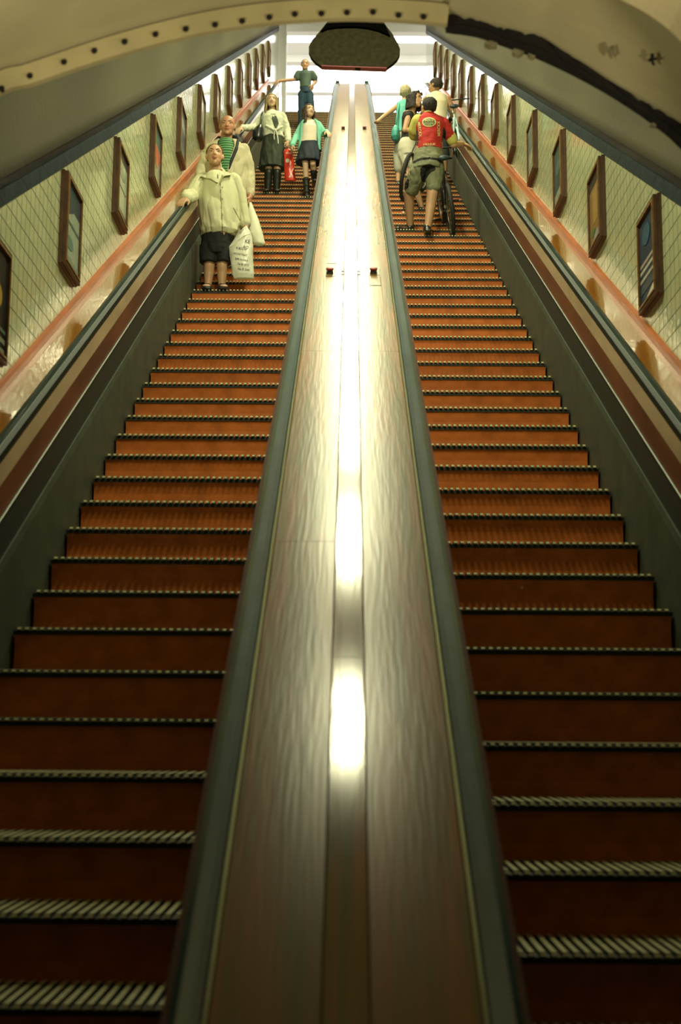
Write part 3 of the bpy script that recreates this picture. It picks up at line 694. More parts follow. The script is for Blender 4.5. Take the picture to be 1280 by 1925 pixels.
def text_on(name, parent, target, txt, x, y, hpx, Y0, m, rot=0, off=.006, squeeze=1, hw=None):
    cu = bpy.data.curves.new('t', 'FONT'); cu.body = txt; cu.size = 1; cu.align_x = 'CENTER'; cu.align_y = 'CENTER'; cu.offset = .01
    o = bpy.data.objects.new('t', cu); C.objects.link(o); dg = bpy.context.evaluated_depsgraph_get(); dg.update()
    me = bpy.data.meshes.new_from_object(o.evaluated_get(dg)); bpy.data.objects.remove(o)
    ca, sa = cos(rot), sin(rot); pts = [(x+(v.co.x*squeeze*ca-v.co.y*sa)*hpx, y-(v.co.x*squeeze*sa+v.co.y*ca)*hpx) for v in me.vertices]
    q = wrap_onto(pts, target, Y0, off)
    mb = MB(); mb.add(q, [tuple(p.vertices) for p in me.polygons], m); return mb.obj(name, parent=parent)
def treadL(k): return I(0, T0['L']+.441*k, -2.944)
def treadR(k): return I(0, T0['R']+.441*k, -2.944)

# ---- person in a beige raincoat at the front of the left escalator
t = treadL(24); Y = t.y+.14; z = t.z+.001
r_ = figure('person in a beige raincoat and black knee length shorts at the left rail', (J(404, 545, Y).x, Y, z))
mb = MB(); H = Head(J(403.5, 293.5, Y-.02), .262, (.10, -1, .12), wf=.98); H.build(mb)
mb.chain([J(404, 308, Y+.03), J(404, 326, Y+.04), J(406, 345, Y+.04)], [.06, .062, .09])
mb.rings(pxrings([(336, 384, 430, .09), (350, 380, 440, .12), (400, 380, 445, .15), (440, 382, 440, .15), (462, 384, 438, .14)], Y))
hl = railY(-1.735, 12.93, -2.065); wl = railY(-1.665, 13.08, -2.02)
arm(mb, J(379, 338, Y), J(360, 368, Y-.12), wl); hand(mb, wl, (hl-wl), (0, -.45, 1), 1.0, .28, -1)
wr = J(463, 427, Y-.06); arm(mb, J(444, 338, Y), J(456, 388, Y), wr); hand(mb, wr, (.1, -.1, -1), (1, -.3, 0), 1.0, 1.25, 1)
for hp, kn, an in ((395, 393, 391), (418, 417, 417)):
    a = J(an, 533, Y); a.z = z+.085; leg(mb, J(hp, 462, Y), J(kn, 502, Y-.01), a, (.085, .056, .055, .037)); foot(mb, a, (.0 if an < 400 else .25, -1), .235, 1, None, z+.018)
body = bake(mb, 'body', .0065, r_, SK1, 2); H.features(body, tongue=True)
m_h = M('short_brown_hair', (.16, .085, .035), .8, noise=.5, nscale=40, bump=.6, bscale=90); H.hair(body, m_h, neck=-.12, front=.36, thick=.03, crop=True)
m_coat = cloth('beige_raincoat', (.60, .59, .38), (.52, .52, .32), bump=.5, bs=9, bstretch=(2.5, 2.5, .8))
mb = MB(); mb.rings(pxrings([(325, 392, 418, .085, .03), (329, 384, 429, .10), (334, 376, 440, .12), (345, 371, 447, .145), (370, 371, 450, .165, 0, 7, .02), (400, 373, 453, .185, 0, 9, .03), (425, 374, 452, .19, 0, 9, .04), (438, 376, 451, .19, 0, 9, .05), (447, 378, 446, .18, .02, 9, .05)], Y, 40))
el_ = J(360, 368, Y-.12); sh_ = J(380, 339, Y)
mb.chain([sh_, sh_+(el_-sh_)*.5, el_, wl+(el_-wl)*.5, wl+(el_-wl)*.08], [.085, .08, .078, .07, .062])
mb.chain([J(441, 340, Y), J(451, 365, Y), J(456, 388, Y), J(461.5, 420, Y-.04)], [.08, .068, .064, .062])
# collar flaps
coat = bake(mb, 'raincoat', .007, r_, m_coat, 3, wr=.016, ws=(6, 6, 1.6))
mb = MB()
mb.prism([J(411, 345, Y-.19), J(402, 327, Y-.09), J(399, 322, Y-.02), J(384, 326, Y-.05), J(375, 331.5, Y-.13), J(397, 335, Y-.19)], V((0, .03, .012)))
mb.prism([J(413, 345, Y-.19), J(415, 326, Y-.09), J(418, 320, Y-.02), J(428, 323, Y-.05), J(437, 328.5, Y-.13), J(421, 331, Y-.19)], V((0, .03, .012)))
mb.chain([J(397, 323, Y), J(400, 320, Y+.05), J(408, 318, Y+.09), J(417, 319, Y+.05), J(420, 322, Y)], [.02, .022, .022, .022, .02])
bake(mb, 'coat_collar', .006, coat, cloth('collar_cloth', (.50, .49, .31), (.44, .43, .27)), 1)
m_seam = M('coat_seam', (.22, .22, .12), .8)
paint(coat, [(412.5, 343), (414.5, 343), (417.5, 395), (419, 436), (417, 436), (415.5, 395)], m_seam)
paint(coat, [(437.5, 391), (439.5, 390), (452.5, 414), (451, 416)], m_seam)
for by in (352, 374, 404): patch('button', coat, coat, [(418+1.4*cos(a), by+1.4*sin(a)) for a in [k*pi/4 for k in range(8)]], Y-.2, m_seam, .004)
m_gs = cloth('green_shirt', (.13, .17, .06)); mb = MB(); mb.rings(pxrings([(323, 396, 416, .075, .0), (332, 397, 420, .10, -.03), (343, 404, 417, .11, -.05)], Y-.0)); bake(mb, 'shirt', .007, r_, m_gs, 1)
m_bk = cloth('black_cloth', (.008, .008, .007), bump=.2)
mb = MB(); mb.rings(pxrings([(430, 381, 437, .15), (445, 379, 440, .15), (462, 377.5, 440.5, .15)], Y))
mb.rings(pxrings([(455, 377.5, 440.5, .15), (470, 378, 440, .14), (480, 380, 438, .12)], Y))
for x0, x1, x2 in ((394, 393, 392.5), (423, 423.5, 422)): mb.rings([ellip(J(x0, 462, Y), .105, .12), ellip(J(x1, 478, Y), .102, .115), ellip(J(x2, 495, Y), .094, .11)])
bake(mb, 'trousers', .008, r_, m_bk, 3, wr=.006)
m_sand = M('black_sandal', (.01, .01, .01), .5)
for an, dx in ((391, 0), (417, .25)):
    a = J(an, 533, Y); d_ = V((dx, -1, 0)).normalized(); b = V((a.x, a.y, z)); sd = V((-d_.y, d_.x, 0)); mb = MB()
    sole = [b+d_*q[0]+sd*q[1] for q in [(-.075, -.02), (-.075, .02), (-.04, .04), (.05, .042), (.12, .052), (.165, .04), (.18, 0), (.165, -.04), (.12, -.052), (.05, -.042), (-.04, -.04)]]
    mb.prism(sole, V((0, 0, .02)))
    for tt_, hh in ((.03, .092), (.085, .068), (.125, .056)):
        arc_ = [b+d_*tt_+sd*(.047*cos(q))+V((0, 0, .012+(hh-.006)*sin(q))) for q in [pi*k/10 for k in range(11)]]; mb.tube(arc_, .0085, m_sand, 6)
    mb.f and None
    o = mb.obj('sandal', parent=r_); o.data.materials.clear(); o.data.materials.append(m_sand)
# plastic bag with handwriting
m_bag = M('white_plastic_bag', (.72, .72, .58), .35, noise=.08, nscale=8, bump=.6, bscale=12)
m_ink = M('dark_ink', (.04, .06, .05), .6)
def bag(rows, Yb, label, cat, m, name, depth=.05, top=None):
    q = J(rows[-1][1], rows[-1][0], Yb); r2 = empty(name, q, label, cat)
    mb = MB(); mb.rings(pxrings([(y, a, b, dp, 0, 5, .05) for (y, a, b, dp) in rows], Yb, 30)); 
    return r2, mb
YbG = Y-.12
r2, mb = bag([(426, 459, 465, .015), (436, 450, 471, .03), (448, 441, 474, .045), (465, 430.5, 476.5, .05), (480, 431.5, 476, .055), (500, 434, 476, .06), (516, 437, 478.5, .05), (524, 440, 478, .035)], YbG, 'crumpled white carrier bag with handwritten dark lettering, held beside the black trousers', 'carrier bag', m_bag, 'carrier_bag')
bg = bake(mb, 'bag_body', .006, r2, m_bag, 1)
patch('folded_flap', r2, bg, [(452, 432), (459, 430), (471, 439), (436, 463), (431, 464)], YbG-.1, M('bag_fold', (.78, .78, .66), .35), .012)
R_ = radians
for tx, x, y, hp, ro, sq in [('KE', 465, 454, 9, -8, .95), ('BIO', 462, 464.5, 7, -10, .9), ('H.BOUW', 454, 467.5, 6, -10, .85), ('HOOGSTRAAT', 451.5, 478, 5, -10, .78), ('2000 Antwerp', 454, 488, 5.2, -8, .82), ('Tel 03 2312', 457, 497, 5.2, -7, .85), ('Fax 03 2340', 458, 506.5, 5.2, -7, .85)]:
    text_on('lettering', r2, bg, tx, x, y, hp, YbG-.1, m_ink, R_(ro), .005, sq)

# ---- bald man behind
t = treadL(28); Y2 = t.y+.16; z = t.z+.001; Y = Y2
r_ = figure('bald person in a beige jacket over a green striped shirt, standing behind the raincoat', (J(428, 480, Y).x, Y, z))
mb = MB(); H = Head(J(427.5, 237.5, Y-.03), .262, (.05, -1, -.05), wf=1.0); H.build(mb)
mb.chain([J(426, 252, Y+.02), J(425, 268, Y+.04)], [.068, .08])
mb.rings(pxrings([(268, 410, 443, .10), (285, 400, 455, .13), (320, 402, 455, .15), (360, 404, 456, .15), (400, 406, 454, .14)], Y))
wr = J(470, 371, Y-.1); arm(mb, J(459, 283, Y), J(469, 325, Y+.02), wr, (.055, .045, .03)); hand(mb, wr, (-.05, -.1, -1), (.9, -.3, 0), 1.05, .8, 1)
wl = J(373, 340, Y-.1); arm(mb, J(393, 284, Y), J(381, 315, Y+.02), wl, (.055, .045, .03)); hand(mb, wl, (-.5, -.5, -.8), (-.6, -.4, .5), 1.05, .5, -1)
for k in (-1, 1):
    a = V((J(430, 480, Y).x+.11*k, Y, z+.085)); leg(mb, J(430+13*k, 400, Y), a+V((0, -.02, .42)), a, (.09, .06, .058, .04)); foot(mb, a, (.15*k, -1), .26, 1, None, z)
body = bake(mb, 'body', .007, r_, SK2, 2); H.features(body)
m_h = M('grey_fringe_hair', (.42, .32, .2), .9, noise=.4, nscale=40)
mb = MB()
for k in (-1, 1): mb.ball(H.P(k*.325, -.1, .0), (H.h*.05, H.h*.18, H.h*.16), None, H.ax()); 
mb.ball(H.P(0, -.42, .0), (H.h*.26, H.h*.10, H.h*.18), None, H.ax()); bake(mb, 'hair', .006, body, m_h, 1)
m_jk = cloth('beige_jacket', (.50, .46, .29), (.43, .39, .25), bump=.4, bs=8)
m_col = cloth('dark_collar', (.015, .02, .025))
# green striped shirt
m_str = bpy.data.materials.new('green_striped_shirt'); m_str.use_nodes = True; nt = m_str.node_tree
tc = nt.nodes.new('ShaderNodeTexCoord'); wv = nt.nodes.new('ShaderNodeTexWave'); wv.bands_direction = 'Z'; wv.inputs['Scale'].default_value = 9.5; rp = nt.nodes.new('ShaderNodeValToRGB')
rp.color_ramp.interpolation = 'CONSTANT'; rp.color_ramp.elements[0].color = (.015, .055, .025, 1); rp.color_ramp.elements[1].position = .5; rp.color_ramp.elements[1].color = (.10, .30, .10, 1)
nt.links.new(tc.outputs['Object'], wv.inputs[0]); nt.links.new(wv.outputs[1], rp.inputs[0]); nt.links.new(rp.outputs[0], nt.nodes['Principled BSDF'].inputs[0]); nt.nodes['Principled BSDF'].inputs['Roughness'].default_value = .8
mb = MB(); mb.rings(pxrings([(263, 414, 438, .09, .0), (272, 408, 446, .125, -.02), (290, 404, 450, .15, -.03), (320, 404, 450, .165, -.03), (360, 404, 452, .165, -.02), (392, 406, 452, .15)], Y)); shirt = bake(mb, 'shirt', .008, r_, m_str, 2)
mb = MB()
body_rows = [(268, 400, 452), (274, 391, 462), (285, 386, 466), (310, 388, 465), (345, 389, 466), (380, 390, 466), (398, 390, 466)]
rr = []
for (y, a, b) in body_rows:      # an open front: two C shaped halves
    pa, pb = J(a, y, Y), J(b, y, Y); c = (pa+pb)/2; rx = (pb.x-pa.x)/2; ry = .19 if y > 280 else .14
    gap = radians(26 if y < 300 else 14) if y < 330 else radians(5)
    cen = J(424, y, Y).x-c.x
    o1 = []
    for k in range(31):
        q = -pi/2+gap+(2*pi-2*gap)*k/30; o1.append(c+V((rx*cos(q)+cen*.3*(1 if sin(q) < 0 else 0), ry*sin(q), 0)))
    i1 = [c+(p-c)*.88 for p in reversed(o1)]
    rr.append(o1+i1)
mb.rings(rr)
mb.chain([J(457, 283, Y), J(465, 305, Y), J(469, 327, Y+.02), J(470, 364, Y-.06)], [.085, .075, .073, .062])
mb.chain([J(395, 284, Y), J(386, 303, Y), J(380, 316, Y+.02), J(376, 332, Y-.06)], [.085, .075, .073, .065])
jk = bake(mb, 'jacket', .009, r_, m_jk, 3, wr=.012, ws=(7, 7, 5))
mb = MB()
mb.chain([J(404, 266, Y+.02), J(411, 260, Y+.04), J(418, 259, Y+.06)], [.02, .028, .02]); mb.chain([J(436, 256, Y+.05), J(446, 259, Y+.0), J(452, 268, Y-.06)], [.02, .032, .02])
mb.chain([J(447, 264, Y-.08), J(444, 280, Y-.17), J(436, 300, Y-.2), J(431, 317, Y-.2)], [.02, .022, .018, .01]); mb.chain([J(408, 265, Y-.08), J(408, 285, Y-.15)], [.018, .012])
bake(mb, 'collar', .008, jk, m_col, 1)
m_dt = cloth('dark_trousers', (.02, .022, .02)); mb = MB(); mb.rings(pxrings([(390, 403, 456, .15), (410, 402, 456, .15)], Y))
for k in (-1, 1): mb.chain([J(429+13*k, 405, Y), V((J(430, 480, Y).x+.11*k, Y-.02, z+.5)), V((J(430, 480, Y).x+.11*k, Y, z+.12))], [.11, .09, .085])
bake(mb, 'trousers', .01, r_, m_dt, 2)
for k in (-1, 1):
    a = V((J(430, 480, Y).x+.11*k, Y, z)); mb = MB(); foot(mb, a, (.15*k, -1), .28, 1.12, m_sand, z); mb.obj('shoe', parent=r_, smooth=True)
# white coat / bag hanging from his hand
YbG = Y-.16
r2, mb = bag([(381, 468, 473, .02), (396, 466, 479, .04), (415, 466, 487, .05), (440, 468, 494, .055), (458, 476, 498.5, .045), (461, 480, 496, .03)], YbG, 'plain white cloth bag hanging from the hand of the bald person', 'bag', m_bag, 'cloth_bag')
bake(mb, 'bag_body', .007, r2, M('white_cloth', (.72, .72, .55), .6, bump=.4, bscale=9), 2)

# ---- woman in tied blouse
t = treadL(40); Y = t.y+.14; z = t.z+.001
r_ = figure('long haired person in a pale tied blouse, dark skirt and boots', (J(506, 355, Y).x, Y, z))
mb = MB(); H = Head(J(510.3, 190, Y-.02), .235, (.12, -1, .02)); H.build(mb)
mb.chain([J(511, 200, Y+.02), J(512, 212, Y+.03)], [.05, .06])
mb.rings(pxrings([(212, 497, 527, .08), (225, 495, 530, .11), (245, 498, 529, .10), (262, 494, 531, .12), (280, 492, 532, .13)], Y))
hl = railY(-1.72, 19.05, -2.06); wl = railY(-1.65, 19.17, -2.0); arm(mb, J(494, 219, Y), J(478, 240, Y), wl, (.045, .036, .025)); hand(mb, wl, hl-wl, (0, -.3, 1), .95, .35, -1)
wr = J(542, 267, Y-.08); arm(mb, J(531, 219, Y), J(540, 244, Y+.02), wr, (.045, .036, .025)); hand(mb, wr, (-.1, -.1, -1), (.8, -.4, 0), .95, 1.2, 1)
for k, ax_ in ((-1, 503.5), (1, 520)):
    a = J(ax_, 350, Y+.02); a.z = z+.085; leg(mb, J(512+9*k, 285, Y), J(505 if k < 0 else 521, 315, Y-.06), a, (.085, .055, .052, .036)); foot(mb, a, (.1*k, -1), .23, .95, None, z)
body = bake(mb, 'body', .0065, r_, SK3, 2); H.features(body)
m_h = M('long_blond_hair', (.34, .24, .10), .6, noise=.5, nscale=14, nstretch=(6, 6, .6), bump=.3, bscale=60)
H.hair(body, m_h, long=1.15, neck=-.3, front=.3, wave=.2)
m_bl = cloth('pale_blouse', (.60, .62, .48), (.52, .55, .42), bump=.4, bs=12)
mb = MB(); mb.rings(pxrings([(209, 503, 521, .07, .02), (213, 494, 531, .09), (222, 490.5, 534, .12), (240, 493, 532, .125, 0, 7, .02), (252, 494, 532, .13, 0, 7, .02), (259, 493, 534, .14, 0, 9, .03)], Y, 36))
mb.chain([J(494, 219, Y), J(478, 240, Y), wl+(J(478, 240, Y)-wl)*.15], [.062, .055, .05]); mb.chain([J(531, 219, Y), J(540, 244, Y+.02), J(542, 264, Y-.06)], [.062, .055, .05])
for x0, y0, x1, y1 in [(500, 236, 516, 245), (531, 238, 517, 245)]: mb.chain([J(x0, y0, Y-.12), J(x1, y1, Y-.155)], [.015, .02])
bl = bake(mb, 'blouse', .007, r_, m_bl, 2, wr=.006, ws=(10, 10, 10))
mb = MB(); mb.ball(J(517, 245, Y-.165), .028); mb.chain([J(516, 246, Y-.17), J(515, 256, Y-.175), J(515.5, 262, Y-.175)], [.01, .009, .008]); mb.chain([J(519, 246, Y-.17), J(522, 258, Y-.18), J(523, 270, Y-.18)], [.01, .010, .009]); bake(mb, 'waist_tie', .005, bl, m_bl, 1)
m_top = cloth('dark_patterned_top', (.05, .07, .04), (.02, .03, .02)); patch('neckline_insert', bl, bl, [(509, 214), (518, 214), (521, 222), (524, 232), (520, 242), (515, 236), (511, 224)], Y-.15, m_top)
m_sk = cloth('dark_skirt', (.035, .045, .025), (.018, .024, .014), bump=.5)
mb = MB(); mb.rings(pxrings([(257, 495, 532, .13), (270, 492.5, 534, .15), (290, 489, 535, .17, 0, 8, .02), (307, 487, 536, .18, 0, 10, .03), (318, 485.5, 536, .19, 0, 12, .04)], Y, 40)); bake(mb, 'skirt', .009, r_, m_sk, 2, wr=.008)
m_bt = M('black_boots', (.012, .014, .011), .45, bump=.2, bscale=25)
for k, ax_ in ((-1, 503.5), (1, 520)):
    a = J(ax_, 350, Y+.02); a.z = z+.085; kn = J(505 if k < 0 else 521, 319, Y-.06); mb = MB(); mb.chain([kn+(a-kn)*.12, kn+(a-kn)*.45+V((0, .01, 0)), a], [.066, .064, .047]); foot(mb, a, (.1*k, -1), .26, 1.15, None, z); bake(mb, 'boot', .007, r_, m_bt, 1)
q = J(482, 262, Y-.05); r2 = empty('shoulder_bag', q, 'black leather shoulder bag hanging at the hip of the tied blouse', 'handbag')
m_lea = M('black_leather', (.008, .012, .014), .35, coat=.3, bump=.3, bscale=18)
mb = MB(); mb.rings(pxrings([(235, 486, 493, .04), (242, 478, 495, .07), (252, 474, 495, .08), (260, 474, 494, .08), (265, 480, 492, .05)], Y-.12)); bo = bake(mb, 'bag_body', .007, r2, m_lea, 2)
mb = MB(); mb.tube([J(488, 240, Y-.13), J(491, 228, Y-.13), J(492.5, 214, Y-.07), J(494, 210, Y+.02)], .014, m_lea, 8); mb.obj('strap', parent=bo, smooth=True)
m_redb = M('red_plastic_bag', (.72, .045, .02), .3, noise=.25, nscale=10, bump=.6, bscale=14)
r2, mb = bag([(280, 539, 545, .02), (284, 533, 549.5, .03), (300, 533.5, 551.5, .04), (320, 534.5, 554, .045), (335, 535, 556, .045), (340, 536, 556, .03)], Y-.14, 'bright red plastic bag with a white spot, held beside the dark skirt', 'carrier bag', m_redb, 'red_bag')
rb_ = bake(mb, 'bag_body', .006, r2, m_redb, 1); m_wh = M('white_print', (.75, .7, .62), .5)
patch('white_mark', r2, rb_, [(540.5+3.6*cos(a), 302+4*sin(a)) for a in [k*pi/6 for k in range(12)]], Y-.3, m_wh); text_on('lettering', r2, rb_, 'ROTON', 543, 288, 4, Y-.3, m_wh, R_(-3), .005, .8)
patch('white_stroke', r2, rb_, [(543, 333), (551, 316), (552, 317), (545, 334)], Y-.3, m_wh)

# ---- girl
t = treadL(39); Y = t.y+.16; z = t.z+.001
r_ = figure('girl in a mint green cardigan and short navy skirt, hand on the divider', (J(578, 355, Y).x, Y, z))
mb = MB(); H = Head(J(581, 209, Y-.02), .218, (.55, -1, .12)); H.build(mb)
mb.chain([J(580.5, 218, Y+.02), J(581, 230, Y+.03)], [.042, .05])
mb.rings(pxrings([(230, 569, 598, .07), (245, 568, 598, .095), (265, 566, 596, .09), (285, 562, 598, .11)], Y))
wl = J(549, 274, Y-.08); arm(mb, J(568, 235, Y), J(557, 255, Y), wl, (.036, .03, .022)); hand(mb, wl, (-.1, -.2, -1), (-.8, -.4, 0), .85, 1.0, -1)
hr = railY(-.29, 18.66, -2.055); wr = railY(-.36, 18.78, -2.0); arm(mb, J(598, 233, Y), J(610, 251, Y-.02), wr, (.036, .03, .022)); hand(mb, wr, hr-wr, (0, -.3, 1), .85, .3, 1)
legs = [((573, 285), (574, 305), (577, 332), None), ((588, 285), (588, 304), (591, 331), .14)]
A = []
for (hp, kn, an, up_) in legs:
    a = J(an[0], 345, Y+.0); a.z = z+.08
    if up_: a = J(an[0], 338, Y+.10)
    kk = J(kn[0], kn[1]+4, Y-.07); leg(mb, J(*hp, Y), kk, a, (.07, .045, .042, .03)); A.append((kk, a)); foot(mb, a, (.1, -1), .2, .85, None, a.z-.075)
body = bake(mb, 'body', .006, r_, SK3, 2); H.features(body)
m_h = M('long_dark_brown_hair', (.055, .028, .012), .6, noise=.5, nscale=12, nstretch=(6, 6, .6), bump=.3, bscale=60); H.hair(body, m_h, long=1.0, neck=-.3, front=.3, wave=1.2)
m_tp = cloth('white_pink_top', (.75, .66, .54), (.68, .60, .48), bump=.3)
mb = MB(); mb.rings(pxrings([(227, 576, 590, .06, .02), (231, 567, 599, .08, -.01), (240, 566, 599, .11, -.01), (255, 566, 597, .11, -.01), (270, 564, 596, .115, -.01)], Y, 32)); bake(mb, 'top', .0065, r_, m_tp, 2)
m_mint = cloth('mint_cardigan', (.22, .60, .46), (.17, .50, .38), bump=.3)
mb = MB(); rr = []
for (y, a, b, g) in [(228, 568, 598, 26), (233, 563, 602, 38), (245, 561, 604, 46), (262, 561, 604, 50), (275, 560, 604, 54), (284, 559, 606, 60)]:
    pa, pb = J(a, y, Y), J(b, y, Y); c = (pa+pb)/2; rx = (pb.x-pa.x)/2; g = radians(g)
    o1 = [c+V((rx*cos(-pi/2+g+(2*pi-2*g)*k/26), .125*sin(-pi/2+g+(2*pi-2*g)*k/26), 0)) for k in range(27)]; rr.append(o1+[c+(p-c)*.84 for p in reversed(o1)])
mb.rings(rr); mb.chain([J(568, 236, Y), J(557, 255, Y), wl+(J(557, 255, Y)-wl)*.1], [.052, .047, .044]); mb.chain([J(598, 234, Y), J(610, 251, Y-.02), wr+(J(610, 251, Y-.02)-wr)*.15], [.052, .047, .04])
bake(mb, 'cardigan', .0065, r_, m_mint, 2)
m_nv = cloth('navy_skirt', (.012, .022, .035), (.006, .012, .02), bump=.4)
mb = MB(); mb.rings(pxrings([(267, 564, 597, .12), (275, 562, 599, .13), (290, 559, 603, .16, 0, 9, .03), (303, 556, 606, .185, 0, 11, .05), (307, 555.5, 606, .19, .0, 11, .06)], Y, 44)); bake(mb, 'skirt', .008, r_, m_nv, 2)
for kk, a in A:
    mb = MB(); s0 = kk+(a-kk)*.5; mb.chain([s0, a+V((0, 0, .01))], [.052, .042]); foot(mb, a, (.1, -1), .23, 1.05, None, a.z-.085)
    for j in range(3): mb.tube(ellip(s0+(a-s0)*(j*.4)+V((0, 0, 0)), .054-.004*j, .054-.004*j, 12)+[ellip(s0+(a-s0)*(j*.4), .054-.004*j, .054-.004*j, 12)[0]], .007)
    bake(mb, 'boot', .0065, r_, m_bt, 1)

# ---- man at the top
t = treadL(62); Y = t.y+.14; z = t.z+.001
r_ = figure('person in a grey green T-shirt and blue jeans near the top, far behind the others', (J(577, 225, Y).x, Y, z))
mb = MB(); H = Head(J(573.3, 122.5, Y-.02), .25, (0, -1, -.02)); H.build(mb)
mb.chain([J(573.3, 127, Y+.02), J(573.5, 135, Y+.03)], [.06, .07])
mb.rings(pxrings([(136, 564, 584, .09), (145, 562, 586, .12), (160, 565, 583, .12), (172, 563, 586, .12)], Y))
wl = railY(-1.62, 28.0, -1.98); hl = railY(-1.71, 27.95, -2.05); arm(mb, J(561, 140, Y), J(555.5, 149, Y), wl, (.052, .042, .03)); hand(mb, wl, hl-wl, (0, -.3, 1), 1, .3, -1)
wr = J(588, 160, Y-.08); arm(mb, J(586.5, 140, Y), J(594, 152, Y+.08), wr, (.052, .042, .03)); hand(mb, wr, (-.3, -.1, -1), (.6, -.6, 0), 1, .6, 1)
aa = []
for k in (-1, 1):
    a = J(577+9.5*k, 225, Y); a.z = z+.09; leg(mb, J(574.5+6*k, 175, Y), J(575.5+8*k, 195, Y-.02), a, (.09, .06, .058, .04)); aa.append(a); foot(mb, a, (.2*k, -1), .26, 1, None, z)
body = bake(mb, 'body', .009, r_, SK1, 2); H.features(body); H.hair(body, M('short_fair_hair', (.30, .24, .15), .8, noise=.3), neck=-.05, front=.34, thick=.02, crop=True)
m_ts = cloth('grey_green_tshirt', (.085, .13, .105), (.06, .10, .08)); mb = MB(); mb.rings(pxrings([(133, 569, 579, .07, .02), (135.5, 562, 586, .1), (142, 560.5, 587, .135), (155, 563, 585, .14), (167, 563, 585.5, .14)], Y)); mb.chain([J(561.5, 139, Y), J(558, 145.5, Y)], [.085, .085]); mb.chain([J(586, 139, Y), J(590.5, 146, Y+.03)], [.085, .085]); bake(mb, 'tshirt', .01, r_, m_ts, 2)
m_jn = cloth('blue_jeans', (.02, .06, .10), (.012, .04, .07)); mb = MB(); mb.rings(pxrings([(166, 564, 585, .13), (177, 563, 587, .14)], Y))
for k, a in zip((-1, 1), aa): mb.chain([J(574.5+5.5*k, 178, Y), J(575.5+8*k, 195, Y-.02), a+V((0, 0, .03))], [.11, .088, .078])
bake(mb, 'jeans', .01, r_, m_jn, 2)
for k, a in zip((-1, 1), aa): mb = MB(); foot(mb, a, (.2*k, -1), .28, 1.12, m_sand, z); mb.obj('shoe', parent=r_, smooth=True)

